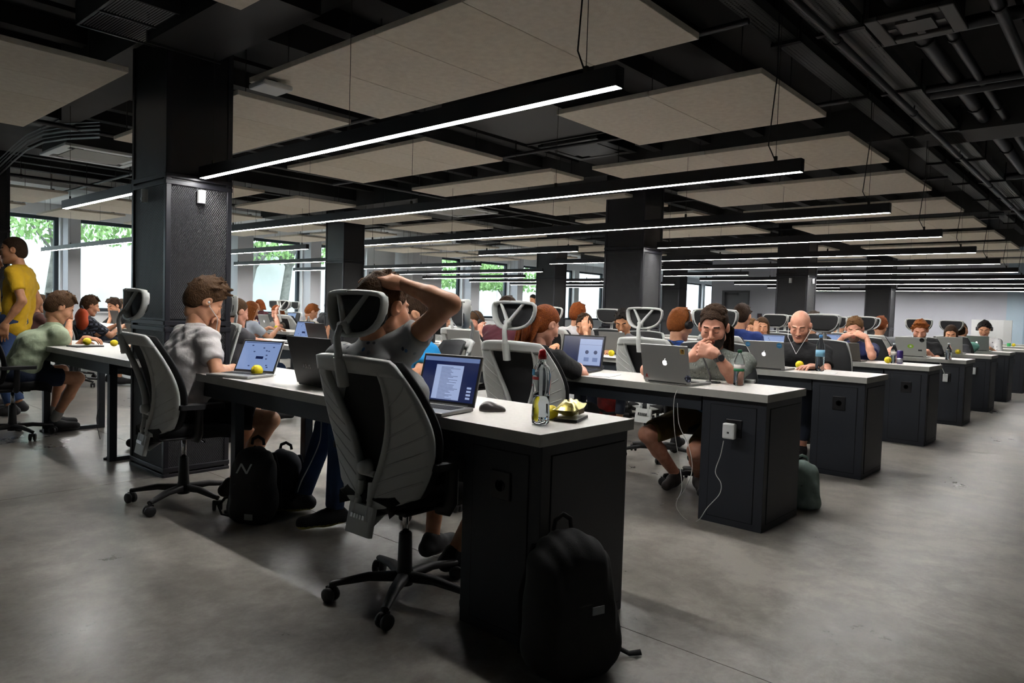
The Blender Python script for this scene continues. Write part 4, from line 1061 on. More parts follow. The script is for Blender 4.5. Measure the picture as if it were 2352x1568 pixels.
def speckle(name, base, spots, sc=14, th=.12):
    """cloth with scattered small printed marks"""
    m = bpy.data.materials.new(name); m.use_nodes = True; nt = m.node_tree; N = nt.nodes; L = nt.links; b = N['Principled BSDF']; b.inputs['Roughness'].default_value = .92
    tc = N.new('ShaderNodeTexCoord'); v = N.new('ShaderNodeTexVoronoi'); v.inputs['Scale'].default_value = sc
    mp = N.new('ShaderNodeMapping'); mp.inputs['Scale'].default_value = (1, 1, .55); mp.inputs['Rotation'].default_value = (.5, .4, .3)
    L.new(tc.outputs['Object'], mp.inputs[0]); L.new(mp.outputs[0], v.inputs['Vector'])
    g = N.new('ShaderNodeMath'); g.operation = 'LESS_THAN'; g.inputs[1].default_value = th; L.new(v.outputs['Distance'], g.inputs[0])
    sp = N.new('ShaderNodeSeparateColor'); L.new(v.outputs['Color'], sp.inputs[0])
    r = N.new('ShaderNodeValToRGB'); r.color_ramp.interpolation = 'CONSTANT'; e = r.color_ramp.elements
    e[0].position = 0; e[0].color = (*hexc(base), 1); e[1].position = .35; e[1].color = (*hexc(spots[0]), 1)
    for i, c in enumerate(spots[1:]): q = e.new(.35+.65*(i+1)/len(spots)); q.color = (*hexc(c), 1)
    L.new(sp.outputs[0], r.inputs[0])
    mx = N.new('ShaderNodeMix'); mx.data_type = 'RGBA'; mx.inputs[6].default_value = (*hexc(base), 1); L.new(g.outputs[0], mx.inputs[0]); L.new(r.outputs[0], mx.inputs[7]); L.new(mx.outputs[2], b.inputs['Base Color'])
    return m
def cloth(name, c, c2=None): return mat(name, c, .92, noise=(8, c2 or c, .35, .7), bump=(25, .25, .02))
# ------------------------------------------------------------------ things on and under the desks
TZ = DH
def on(u, v, z=TZ): return atz(u, v, z)
def onx(u, v, x): p = atx(u, v, x); p[2] = TZ; return p
M_alu = mat('aluminium', 'a9a9a6', .35, .6); M_keys = mat('black_keys', '141416', .6); M_dark = mat('dark_laptop_shell', '232325', .4, .3)
M_scr = mat('screen_blue_white', (0, 0, 0), .2, emit='8ea6d8', es=.75)
M_scrd = mat('screen_dark_navy', (0, 0, 0), .2, emit='1a2550', es=.7)
M_scrw = mat('screen_page', (0, 0, 0), .2, emit='a3b4dc', es=.85)
M_scrt = mat('screen_text', (0, 0, 0), .2, emit='42507c', es=.6)
M_glow = mat('glowing_mark', (1, 1, 1), .3, emit='ffffff', es=1.3)
def text_mesh(s, size, mt, ext=.0004, align='CENTER', shear=0.):
    c = bpy.data.curves.new('txt', 'FONT'); c.body = s; c.size = size; c.extrude = ext; c.align_x = align; c.align_y = 'CENTER'; c.shear = shear; c.resolution_u = 2
    o = bpy.data.objects.new('txt', c); COL.objects.link(o); bpy.context.view_layer.update()
    me = bpy.data.meshes.new_from_object(o.evaluated_get(bpy.context.evaluated_depsgraph_get())); bpy.data.objects.remove(o); bpy.data.curves.remove(c)
    me.materials.clear(); me.materials.append(mt); return me
def apple_poly(s):
    P = []
    for k in range(40):
        a = 2*PI*k/40; r = 1-.10*math.exp(-((a-PI/2)/.35)**2)-.07*math.exp(-((a-1.5*PI)/.3)**2)
        x, y = r*math.cos(a)*.92, r*math.sin(a)
        if (x-1.05)**2+(y-.12)**2 < .1225: q = math.atan2(y-.12, x-1.05); x, y = 1.05+.35*math.cos(q), .12+.35*math.sin(q)
        P.append((x*s, y*s))
    return P
def laptop(pos, deg, w=.32, d=.22, open_=108, shell=None, label='', group=None, screen='blue', mark=None, cat='laptop'):
    """hinge centre at pos; deg = direction the user looks (towards the screen)"""
    shell = shell or M_alu
    t = empty('laptop', tuple(pos), math.radians(deg-90), label, cat, group)
    b = MB(); b.box(-w/2, w/2, -d, 0, .002, .016); b.build('base', shell, t, bevel=.004)
    b = MB()
    for r_ in range(5):
        for c_ in range(12): x = -w*.42+w*.84*c_/12; y = -d*.16-d*.085*r_; b.box(x, x+w*.062, y-d*.068, y, .0165, .0180)
    o = b.build('keys', M_keys, t); o['kind'] = 'stuff'
    b = MB(); b.box(-w*.16, w*.16, -d*.93, -d*.64, .0162, .0166); b.build('touchpad', mat('touchpad', '8f8f8d' if shell is M_alu else '1b1b1d', .3), t)
    b = MB(); b.tube([(-w*.4, .002, .014), (w*.4, .002, .014)], .006, 8); b.build('hinge', M_keys, t)
    lid = empty('lid', (0, .002, .014)); lid.parent = t; lid.rotation_euler = (math.radians(90-(open_-90)*-1-0)*0, 0, 0)
    bpy.data.objects.remove(lid)
    T = Matrix.Translation((0, .002, .014)) @ Matrix.Rotation(-math.radians(open_-90), 4, 'X')
    b = MB(); b.T = T; b.box(-w/2, w/2, 0, .006, 0, d); lid = b.build('lid', shell, t, bevel=.003)
    b = MB(); b.T = T; b.box(-w/2+.003, w/2-.003, -.0008, 0, .003, d-.003); b.build('bezel', M_keys, t)
    sc = {'blue': M_scr, 'doc': M_scrd, 'ide': M_scrd, 'off': M_keys}[screen]
    b = MB(); b.T = T; b.box(-w/2+.012, w/2-.012, -.0016, -.0008, .016, d-.012); so = b.build('screen', sc, t)
    R = random.Random(len(label))
    if screen == 'doc':
        b = MB(); b.T = T; b.box(-w*.24, w*.22, -.0022, -.0016, .022, d-.045); b.build('page', M_scrw, so)
        b = MB(); b.T = T; b.box(-w/2+.012, w/2-.012, -.0022, -.0016, d-.030, d-.012); b.build('toolbar', mat('screen_toolbar', (0, 0, 0), .2, emit='6f86b8', es=.7), so)
        for k in range(26):
            z = d-.055-k*.0052; b = MB(); b.T = T; x0 = -w*.15; b.box(x0, x0+w*R.uniform(.12, .33), -.0026, -.0022, z, z+.0016); b.build('text_line', M_scrt, so)
        for k in range(4): b = MB(); b.T = T; b.box(w*.33, w*.40, -.0022, -.0016, .03+k*.014, .038+k*.014); b.build('icon', M_scrw, so)
    if screen == 'ide':
        b = MB(); b.T = T; b.box(-w*.08, w/2-.02, -.0022, -.0016, .022, d-.03); b.build('page', M_scrw, so)
        for s in (.08, .28):
            b = MB(); b.T = T; b.lathe([(.0, 0), (.016, 0), (.016, .0004)], 16, c=(0, 0, 0), axis='y')
            b = MB(); b.T = T; b.prism([(w*s+.013*math.cos(a), .0) for a in (0, 1)]+[(w*s, .001)], 0, .0001) if False else None
            b = MB(); b.T = T @ Matrix.Translation((w*s+.01, -.0022, d*.48)) @ Matrix.Rotation(PI/2, 4, 'X'); b.prism([(.014*math.cos(q*PI/8), .014*math.sin(q*PI/8)) for q in range(16)], 0, .0004); b.build('chart', M_scrt, so)
            b = MB(); b.T = T; b.box(w*s-.008, w*s+.03, -.0026, -.0022, d*.2, d*.32); b.build('caption', mat('screen_caption', (0, 0, 0), .2, emit='7f93c4', es=.7), so)
        b = MB(); b.T = T; b.box(-w*.08, w/2-.02, -.0026, -.0022, d*.70, d*.705); b.build('rule', M_scrt, so)
    if screen == 'blue':
        b = MB(); b.T = T; b.box(-w*.06, w*.12, -.0022, -.0016, d*.42, d*.50); b.build('selection', M_scrd, so)
        for k in range(12): x = R.uniform(-.4, .3)*w; z = R.uniform(.15, .85)*d; b = MB(); b.T = T; b.box(x, x+.012, -.0022, -.0016, z, z+.006); b.build('icon', M_scrt, so)
        b = MB(); b.T = T; b.box(-w*.42, w*.42, -.0022, -.0016, d*.9, d*.92); b.build('toolbar', M_scrt, so)
    B = T @ Matrix.Translation((0, .0062, d*.52)) @ Matrix.Rotation(PI/2, 4, 'X') @ Matrix.Rotation(PI, 4, 'Y')
    if mark in ('apple', 'apple_dark'):
        s = .017; b = MB(); b.T = B; P = apple_poly(s); n = len(P); b.add([(0, 0, .0004)]+[(x, y, .0004) for x, y in P], [(0, i+1, (i+1) % n+1) for i in range(n)])
        L_ = [(0.0*s, 1.05*s), (.12*s, 1.45*s), (.38*s, 1.62*s), (.34*s, 1.30*s), (.14*s, 1.08*s)]
        b.add([(x, y, .0004) for x, y in L_], [(0, 1, 2, 3, 4)])
        b.build('logo', M_glow if mark == 'apple' else mat('dark_mark', '0c0c0d', .15, .6), lid)
    elif mark == 'round':
        b = MB(); b.T = B; b.lathe([(.022, 0), (.022, .0008), (.018, .0008), (.018, .0002)], 20); b.build('logo', mat('grey_mark', '5c5c5c', .3, .5), lid)
    elif mark:
        me = text_mesh(mark[0], mark[1], mat('silver_lettering', 'd8d8d8', .3, .3)); o = link('lettering', me, lid); o.matrix_local = B @ Matrix.Translation((mark[2], mark[3], .0004))
    t['_'] = 1; del t['_']
    return t, lid, B
def sticker(lid, B, x, y, kind, s=.02):
    T = B @ Matrix.Translation((x, y, .0005))
    if kind == 'hex':
        b = MB(); b.T = T; b.prism([(s*math.cos(PI/6+k*PI/3), s*math.sin(PI/6+k*PI/3)) for k in range(6)], 0, .0004); o = b.build('sticker', mat('sticker_blue', '3f8fc4', .5), lid)
        b = MB(); b.T = T; b.box(-s*.6, s*.6, -.0015, .0015, .0005, .0008); b.build('sticker_lettering', mat('sticker_white', 'e6e6e6', .5), lid)
    if kind == 'square':
        b = MB(); b.T = T; b.box(-s, s, -s*1.1, s*1.1, 0, .0004); b.build('sticker', mat('sticker_cream', 'c9b878', .5), lid)
        b = MB(); b.T = T; b.box(-s*.72, s*.72, -s*.78, s*.78, .0004, .0007); b.build('sticker_print', mat('sticker_amber', 'a8761c', .5, noise=(90, '3b2a0c', .45, .55)), lid)
    if kind == 'photo':
        b = MB(); b.T = T; b.prism([(s*math.cos(k*PI/5)*(1+.12*(k % 2)), s*math.sin(k*PI/5)*(1+.12*(k % 2))) for k in range(10)], 0, .0004); b.build('sticker', mat('sticker_dark_picture', '1e2030', .5, noise=(80, '8a8fa6', .5, .62)), lid)
    if kind == 'red':
        b = MB(); b.T = T; b.prism([(-s*.5, -s*.6), (s*.5, -s*.6), (s*.35, s*.2), (0, s*.7), (-s*.35, s*.2)], 0, .0004); b.build('sticker', mat('sticker_red', '8c2f24', .5), lid)
        b = MB(); b.T = T; b.box(-s, s, -s*.95, -s*.78, 0, .0004); b.build('sticker_lettering', mat('sticker_red', '8c2f24', .5), lid)
    if kind == 'green':
        b = MB(); b.T = T; b.prism([(s*1.15*math.cos(k*PI/10), s*.8*math.sin(k*PI/10)) for k in range(20)], 0, .0004); b.build('sticker', mat('sticker_lime', '9cc83c', .5), lid)
        b = MB(); b.T = T; b.prism([(s*.4*math.cos(k*PI/10), s*.3*math.sin(k*PI/10)) for k in range(20)], .0004, .0008); b.build('sticker_print', mat('sticker_white', 'e6e6e6', .5), lid)
    if kind == 'dark': b = MB(); b.T = T; b.box(-s, s, -s*.5, s*.5, 0, .0004); b.build('sticker', mat('sticker_charcoal', '333536', .5), lid)
    if kind == 'disc':
        b = MB(); b.T = T; b.lathe([(s, 0), (s, .0004), (s*.72, .0004), (s*.72, 0)], 18); b.box(-s*.5, s*.5, -s*.12, s*.12, 0, .0004); b.box(-s*.12, s*.12, -s*.5, s*.5, 0, .0004); b.build('sticker', M_keys, lid)
M_pet = mat('clear_bottle_plastic', (.93, .97, 1), .02, trans=1., ior=1.18, spec=.6)
M_water = mat('still_water', (.9, .96, 1), .0, trans=1., ior=1.30)
def bottle(pos, h, r, cap, label_c, label, style='plain', level=.5, words=None):
    t = empty('water_bottle', tuple(pos), 0, label, 'bottle')
    k = h/.25
    if style == 'sport':
        prof = [(.001, .004), (r*.55, .0), (r*.92, .006), (r, .03), (r*.93, .075), (r*.86, .105), (r*.93, .125), (r, .15), (r*1.0, .185), (r*.93, .205), (r*.70, .222), (r*.42, .233), (r*.36, .238), (r*.36, .246)]
        prof = [(a, z*h/.272) for a, z in prof]; hz = prof[-1][1]
    else:
        prof = [(.001, .004), (r*.7, .0), (r, .006)]
        for i in range(7): prof += [(r*.94, h*(.08+.055*i)), (r, h*(.10+.055*i))]
        prof += [(r, h*.62), (r*.92, h*.70), (r*.55, h*.84), (r*.36, h*.90), (r*.36, h*.93)]; hz = h*.93
    b = MB(); b.lathe(prof, 26); b.build('bottle_body', M_pet, t)
    ww = [(max(a*.93, .0005), z) for a, z in prof if z < level*h]; zt = ww[-1][1]; ww = [(a, z+.002) for a, z in ww]+[(.0005, zt+.0025)]
    b = MB(); b.lathe(ww, 22); b.build('water', M_water, t)
    b = MB()
    if style == 'sport': b.lathe([(r*.46, hz-.002), (r*.48, hz+.012), (r*.40, hz+.016), (r*.38, hz+.026), (r*.25, hz+.033), (.001, hz+.035)], 20)
    else: b.lathe([(r*.42, hz-.004), (r*.42, hz+h*.055), (r*.36, hz+h*.065), (.001, hz+h*.065)], 18)
    b.build('cap', cap, t)
    if style == 'sport': zz0, zz1 = h*.48, h*.76
    else: zz0, zz1 = h*.40, h*.58
    if label_c:
        b = MB(); b.lathe([(r*1.012, zz0), (r*1.012, zz1)], 26); v0 = len(b.f); o = b.build('label_band', label_c, t)
        if style == 'sport':
            for a, (wd, z0, z1, cc) in enumerate(((1.0, .62, .66, 'c23a3a'), (.8, .68, .76, '2f8fc0'), (.5, .52, .55, 'c23a3a'))):
                ang = [2.5+wd*q/8-.3*a for q in range(9)]
                b = MB(); b.sheet([[(r*1.03*math.cos(x), r*1.03*math.sin(x), h*z) for x in ang] for z in (z0, z1)]); b.build('label_print', mat('print_'+cc, cc, .6), o)
        elif words:
            b = MB(); b.lathe([(r*1.02, zz0), (r*1.02, zz0+(zz1-zz0)*.42)], 26); b.build('label_print', words, o)
    return t
M_yel = mat('yellow_foam', 'e6cf12', .55, noise=(30, 'd8bf10', .4, .6))
def ball_(pos, r, label, sq=(1, 1, 1), lemon=False):
    t = empty('lemon' if lemon else 'stress_ball', tuple(pos), .6, label, 'lemon' if lemon else 'ball')
    b = MB(); b.ball((0, 0, r), r, 22, 14, 0, sq)
    b.build('body', M_yel, t)
    if lemon: b = MB(); b.tube([(r*sq[0]*.92, 0, r), (r*sq[0]*1.12, 0, r)], [r*.3, r*.12], 10); b.build('tip', M_yel, t)
    else: b = MB(); b.tube([(math.cos(a)*r*.995, math.sin(a)*r*.995*.35, r+math.sin(a)*r*.94) for a in np.linspace(0, 2*PI, 25)], .0012, 4); b.build('seam', mat('ball_seam', 'b8a010', .6), t)
    return t
def flat(name, u, v, w, d, hgt, deg, m, label, cat, z=TZ, lines=False):
    p = atz(u, v, z)
    for r_ in range(len(DX)):
        if DX[r_]-.6 < p[0] < DX[r_]+.1+.0 and p[0] < DX[r_]+.08 and p[0] > 1: p = onx(u, v, DX[r_]+.14)
    t = empty(name, tuple(p), math.radians(deg), label, cat)
    b = MB(); b.box(-w/2, w/2, -d/2, d/2, 0, hgt); b.build('body', m, t, bevel=min(.002, hgt*.3)); return t
M_paper = mat('white_paper', 'd6d6d4', .8); M_black2 = mat('black_cover', '1a1a1b', .5)

# nearest desk
lp, lid, B = laptop((.175, .655, TZ), 10, .30, .21, 106, M_alu, 'open silver laptop with a text document on a dark screen on the nearest desk', screen='doc')
t = empty('computer_mouse', tuple(on(1130, 944)), -.75, 'dark grey computer mouse beside the open laptop on the nearest desk', 'mouse')
F = Field((-.07, -.05, -.01), (.07, .05, .06), .0028); F.ell((.006, 0, .004), (.050, .030, .024), k=.01).ell((-.016, 0, .008), (.036, .028, .032), k=.015).fn(lambda P, f: np.maximum(f, -P[..., 2]+.0005))
V, Q = F.mesh(); link('shell', np_mesh('shell', V, Q, mat('gunmetal_plastic', '4a4545', .3, .3)), t)
b = MB(); b.tube([(.022, 0, .0245), (.032, 0, .0215)], .004, 8, flat=(1, .8)); b.build('scroll_wheel', M_keys, t)
bottle(on(1241, 974), .262, .0335, mat('red_cap', 'b3141c', .35), mat('clear_print_label', 'c9dbe8', .4, alpha=.10), 'half-full sports bottle with a red cap on the corner of the nearest desk', 'sport', .40)
ball_(on(1266, 963), .027, 'yellow lemon between the red-capped bottle and the foil bag', (1.25, 1, 1), True)
nb_ = flat('notebook', 1312, 963, .15, .09, .010, 20, M_black2, 'small black notebook with pale pages under the gold foil bag', 'notebook')
b = MB(); b.box(-.074, .074, -.044, .044, .0102, .0125); b.build('pages', M_paper, nb_)
b = MB(); b.tube([(.02, .055, .016), (.09, .035, .016)], .004, 8); pn_ = empty('pen', tuple(on(1335, 950)), .2, 'pale pen lying behind the gold foil bag', 'pen'); 
b.build('barrel', mat('pale_blue_pen', '9fb0bd', .4), pn_)
# crumpled gold snack bag
t = empty('snack_bag', tuple(on(1308, 955, TZ+.013)), .32, 'crumpled open gold foil snack bag on the nearest desk corner', 'bag')
R = random.Random(3); rows = []; NB = 15
for s in (1, -1):
    rows = []
    for i in range(NB):
        u = i/(NB-1)*2-1; row = []
        for j in range(9):
            v = j/8*2-1; th = .030*(1-abs(u)**2.2)*(1-abs(v)**2.6)
            z = .031+s*th*(1.0+.16*math.sin(7*u+3*v)+.10*math.sin(13*v+9*u))+R.uniform(-.0018, .0018)*(1 if abs(u) < .95 and abs(v) < .95 else 0)
            row.append((u*.088, v*.046*(1-.15*u*u), max(z, .001)+.012*max(0, u)**3))
        rows.append(row)
    if s < 0: rows = [list(reversed(r)) for r in rows]
    b = MB(); b.sheet(rows, smooth=(s > 0)); b.build('foil', mat('gold_foil', 'c2b464', .22, .9), t)
b = MB(); b.box(-.03, .035, -.047, -.0455, .012, .03); b.build('printed_patch', mat('brown_print', '5a4a20', .5), t)

# second man's things
laptop((.205, 2.25, TZ), 20, .285, .20, 116, M_alu, 'open silver laptop in front of the man in the white t-shirt', screen='blue')
ball_(on(590, 864), .032, 'yellow stress ball in front of the laptop of the man in white')
nt_ = flat('paper_sheet', 588, 863, .21, .10, .003, 20, M_paper, 'sheets of paper with a green pen under the yellow ball', 'paper')
p_ = empty('pen', tuple(on(592, 861, TZ+.0035)), -.5, 'white and green pen lying on the paper by the yellow ball', 'pen'); b = MB(); b.tube([(-.05, 0, .004), (.05, 0, .004)], .004, 8); b.build('barrel', M_white, p_); b = MB(); b.tube([(-.03, 0, .004), (0, 0, .004)], .0044, 8); b.build('grip', mat('green_grip', '1d6b45', .5), p_)
laptop((.165, 1.53, TZ), 181, .37, .245, 106, M_dark, 'large black laptop seen from behind on the nearest desk', screen='off', mark=('ASUS', .030, -.062, -.035))
# left desk behind the column
laptop((.30, 4.02, TZ), 172, .33, .23, 112, M_dark, 'dark grey laptop with its lid towards the camera on the left desk', screen='off', mark='apple_dark')
ball_(on(200, 792, TZ+.012), .030, 'yellow lemon on a closed tablet on the left desk', (1.2, 1, 1), True)
tb_ = flat('tablet', 196, 796, .22, .16, .011, 12, M_dark, 'closed dark tablet under the lemon on the left desk', 'tablet')
ball_(on(262, 795), .028, 'yellow lemon beside the dark laptop, next to the hand', (1.2, 1, 1), True)

# second desk: bearded man's row
lp, lid, B = laptop((1.945, .625, TZ), 176, .325, .225, 103, M_alu, 'silver laptop with stickers on its lid in front of the bearded man', screen='off', mark='apple')
sticker(lid, B, .125, .075, 'square', .015); sticker(lid, B, -.135, -.085, 'red', .016); sticker(lid, B, .148, -.085, 'photo', .021)
b_ = bottle(on(1696, 885), .215, .031, mat('green_cap', '155c3c', .4), mat('white_label', 'd8d0cc', .5), 'water bottle with a green cap and green and white label beside the bearded man', 'plain', .55, mat('green_label', '1c7a4c', .5))
t = empty('phone_puck', tuple(on(1638, 879)), 0, 'flat round black puck on the second desk before the bearded man', 'puck'); b = MB(); b.lathe([(.001, 0), (.045, 0), (.047, .005), (.042, .010), (.001, .011)], 26); b.build('body', M_black2, t)
p_ = empty('marker', tuple(on(1605, 869, TZ)), 2.2, 'green and white marker pen behind the sticker laptop', 'pen'); b = MB(); b.tube([(-.06, 0, .007), (.05, 0, .007)], .007, 8); b.build('barrel', mat('green_grip', '1d6b45', .5), p_); b = MB(); b.tube([(.05, 0, .007), (.09, 0, .007)], .0075, 8); b.build('cap', M_white, p_)
p_ = empty('marker', tuple(on(1722, 878, TZ)), .3, 'pale box of tissues lying flat behind the green-capped bottle', 'packet'); b = MB(); b.box(-.05, .05, -.03, .03, 0, .016); b.build('body', M_paper, p_)
laptop((2.30, 1.52, TZ), 12, .33, .24, 104, M_dark, 'black laptop with a bright split screen in front of the red-haired woman', screen='ide')
flat('paper_sheet', 1390, 862, .24, .14, .003, 15, M_paper, 'loose white papers between the two laptops on the second desk', 'paper')
p_ = empty('glasses_case', tuple(on(1378, 850)), .5, 'small dark crumpled pouch beside the split-screen laptop', 'pouch'); F = Field((-.08, -.05, -.01), (.08, .05, .07), .005); F.ell((0, 0, .02), (.06, .025, .025), k=.01).ell((.035, .01, .035), (.025, .02, .025), k=.01).fn(lambda P, f: np.maximum(f+.003*np.sin(90*P[..., 0])*np.sin(110*P[..., 1]+60*P[..., 2]), -P[..., 2])); V, Q = F.mesh(); link('body', np_mesh('body', V, Q, mat('dark_pouch', '2c2c38', .7)), p_)

# third desk
lp, lid, B = laptop((3.745, .765, TZ), 181, .32, .22, 104, M_alu, 'silver laptop with two blue hexagon stickers in front of the bald man', screen='off', mark='apple')
sticker(lid, B, -.125, .075, 'hex', .021); sticker(lid, B, .125, .075, 'hex', .023)
ball_(on(1836, 846), .032, 'yellow ball in front of the bald man')
bottle(on(1882, 852), .29, .034, mat('blue_cap', '3c7fb8', .4), mat('pale_blue_label', '7fb9d8', .5), 'tall clear bottle with a blue cap and label before the bald man', 'plain', .5)
p_ = empty('keys', tuple(on(1857, 850)), .2, 'small bunch of keys lying between the yellow ball and the tall bottle', 'keys'); b = MB(); b.box(-.05, -.01, -.008, .008, 0, .004).box(.0, .05, -.012, .0, 0, .004); b.lathe([(.010, 0), (.012, .002), (.010, .004)], 12, c=(-.005, 0, 0)); b.build('key', M_black2, p_)
flat('white_pad', 1900, 857, .22, .12, .002, 10, M_paper, 'sheet of paper on the third desk right of the tall bottle', 'paper')
lp, lid, B = laptop((4.10, 2.42, TZ), 176, .32, .22, 104, mat('grey_laptop_shell', '6e6e6c', .45, .4), 'grey laptop lid in front of the man hiding his face with a hand', screen='off')
bottle(on(1424, 815), .235, .033, mat('white_cap', 'c8ccd0', .4), mat('teal_label', '8cc4c4', .5), 'clear bottle with a pale label before the man in the grey t-shirt', 'plain', .6)
ball_(on(1404, 818), .030, 'yellow and black ball held by the man in the grey t-shirt', lemon=False)
pk = empty('snack_packet', tuple(on(1440, 820)), .4, 'blue and red printed packet behind the pale-label bottle', 'packet'); b = MB(); b.box(-.07, .07, -.02, .02, 0, .16); b.build('body', mat('blue_packet', '7fa8c4', .5), pk, bevel=.01); b = MB(); b.box(-.02, .05, -.0215, -.0205, .02, .08); b.build('printed_patch', mat('red_patch', 'b8442e', .5), pk)
flat('paper_sheet', 1412, 820, .26, .16, .003, 5, M_paper, 'white papers on the third desk below the yellow and black ball', 'paper')
# desk four and on
lp, lid, B = laptop((5.765, .735, TZ), 178, .25, .19, 112, mat('smoky_case', '625d58', .3, .2), 'laptop in a smoky dark case before the man in the navy t-shirt', screen='off', mark='apple')
ball_(on(2039, 834), .033, 'yellow ball on the fourth desk near its aisle end')
bottle(on(2052, 834), .20, .03, mat('white_cap', 'c8ccd0', .4), mat('white_label', 'd8d0cc', .5), 'small clear bottle beside the purple can on the fourth desk', 'plain', .5)
t = empty('drink_can', tuple(on(2066, 835)), 0, 'purple and silver drink can at the aisle end of the fourth desk', 'can'); b = MB(); b.lathe([(.001, 0), (.024, 0), (.028, .008), (.028, .12), (.024, .13), (.001, .13)], 20); b.build('body', mat('purple_can', '3c2a6c', .3, .4), t); b = MB(); b.lathe([(.0285, .01), (.0285, .055)], 20); b.build('label_band', mat('silver_can', 'a8a8b4', .3, .6), t)
lp, lid, B = laptop((7.64, .575, TZ), 178, .33, .23, 104, mat('pale_laptop_shell', 'b4b6b2', .4, .2), 'pale laptop with a lime green sticker before the red-bearded man', screen='off')
sticker(lid, B, .0, .0, 'green', .030); sticker(lid, B, .12, .08, 'disc', .026); sticker(lid, B, .10, -.045, 'dark', .02)
bottle(on(2178, 826), .19, .032, mat('white_cap', 'c8ccd0', .4), None, 'clear bottle standing on the fifth desk near its aisle end', 'plain', .5)
lp, lid, B = laptop((9.44, .50, TZ), 178, .32, .22, 102, mat('pale_laptop_shell', 'b4b6b2', .4, .2), 'pale laptop in front of the dark-haired woman on the sixth desk', screen='off')
ball_(on(2200, 813), .033, 'yellow ball on the sixth desk beside the woman in grey')
lp, lid, B = laptop((11.2, .44, TZ), 178, .33, .23, 104, M_alu, 'silver laptop in front of the man with headphones on the seventh desk', screen='off', mark='apple')
ball_(on(2291, 804), .033, 'yellow ball on the seventh desk beside the silver laptop')
p_ = empty('orange_box', tuple(on(2280, 800)), 0, 'small orange and white box beside the silver laptop of the seventh desk', 'box'); b = MB(); b.box(-.04, .04, -.04, .04, 0, .12); b.build('body', mat('orange_box', 'b8825c', .6), p_); b = MB(); b.box(-.041, -.04, -.03, .03, .05, .10); b.build('printed_patch', M_white, p_)
ball_(onx(2328, 794, 15.1), .033, 'yellow ball farthest to the right on the eighth desk')
p_ = empty('green_cup', tuple(onx(2317, 795, 15.1)), 0, 'green cup beside the farthest yellow ball', 'cup'); b = MB(); b.lathe([(.001, 0), (.03, 0), (.04, .11), (.036, .11), (.027, .006), (.001, .005)], 16); b.build('body', mat('green_cup_plastic', '2d9c58', .4), p_)
# all-in-one computers
def imac(pos, deg, w, h, label, mark=True, m=None):
    m = m or M_alu
    t = empty('desktop_computer', tuple(pos), math.radians(deg-90), label, 'computer')
    b = MB(); b.prism([(-w/2, -.01), (w/2, -.01), (w/2, .008), (w*.3, .022), (-w*.3, .022), (-w/2, .008)], .10, .10+h); so = b.build('case', m, t, bevel=.004)
    b = MB(); b.box(-w/2+.02, w/2-.02, -.012, -.010, .16, .09+h); b.build('screen', M_scr, t)
    b = MB(); b.box(-.10, .10, .0, .16, 0, .006).box(-.09, .09, .06, .068, .006, .22); b.build('stand', m, t)
    if mark: b = MB(); b.lathe([(.026, .0225), (.026, .024), (.0, .024)], 20, axis='y', c=(0, 0, .10+h*.55)); b.build('logo', mat('grey_mark', '5c5c5c', .3, .5), so)
    return t
laptop(onx(1074, 838, 1.98), 178, .36, .245, 104, mat('pale_silver_shell', 'b0b0ac', .4, .4), 'pale silver laptop with a round mark, behind the screen of the nearest laptop', screen='off', mark='round')
imac((13.35, .55, TZ), 175, .62, .40, 'big pale monitor seen from behind, behind the man with headphones', False, mat('pale_monitor_shell', 'c2c4c4', .4))
imac((3.86, 4.8, TZ), 182, .40, .26, 'monitor seen from behind between the white-edged chairs, third desk', False, M_black2)
# far laptops
for k, (u, v, xx, dg, sh, sc_, lab) in enumerate((
        (612, 762, 3.85, 178, M_alu, 'off', 'silver laptop in front of the long-haired women by the windows'),
        (690, 783, 2.25, 0, M_dark, 'blue', 'open black laptop with a lit screen used by the man in the dark grey t-shirt'),
        (735, 782, 2.08, 180, M_dark, 'off', 'black laptop lid right behind the one used by the man in dark grey'),
        (272, 782, 1.15+1.0, 180, mat('brown_case', '4a4038', .5), 'off', 'brown-grey laptop lid by the man in the dark checked shirt'),
        (1765, 790, 5.98, 2, M_dark, 'blue', 'open laptop with blue screen before the woman in the white top'),
        (1915, 790, 7.85, 2, M_dark, 'blue', 'open laptop with a blue-white screen behind the bald man'),
        (665, 735, 5.95, 0, M_dark, 'blue', 'distant laptop with a pale blue screen by the windows'))):
    p = atz(u, v, TZ); p = atx(u, v, xx); p[2] = TZ
    laptop(p, dg, .33, .225, 106, sh, lab, screen=sc_, mark='apple' if sh is M_alu else None)
bottle(onx(708, 776, 4.12), .23, .032, mat('white_cap', 'c8ccd0', .4), mat('white_label', 'd8d0cc', .5), 'clear water bottle beside the silver laptop near the windows', 'plain', .6)
ball_(onx(634, 759, 3.95), .033, 'small yellow ball on the desk of the woman hiding her eyes')
t = empty('drink_can', tuple(onx(598, 775, 3.9)), 0, 'blue and purple can beside the distant water bottle', 'can'); b = MB(); b.lathe([(.001, 0), (.03, 0), (.033, .008), (.033, .15), (.028, .16), (.001, .16)], 20); b.build('body', mat('purple_can', '3c2a6c', .3, .4), t)

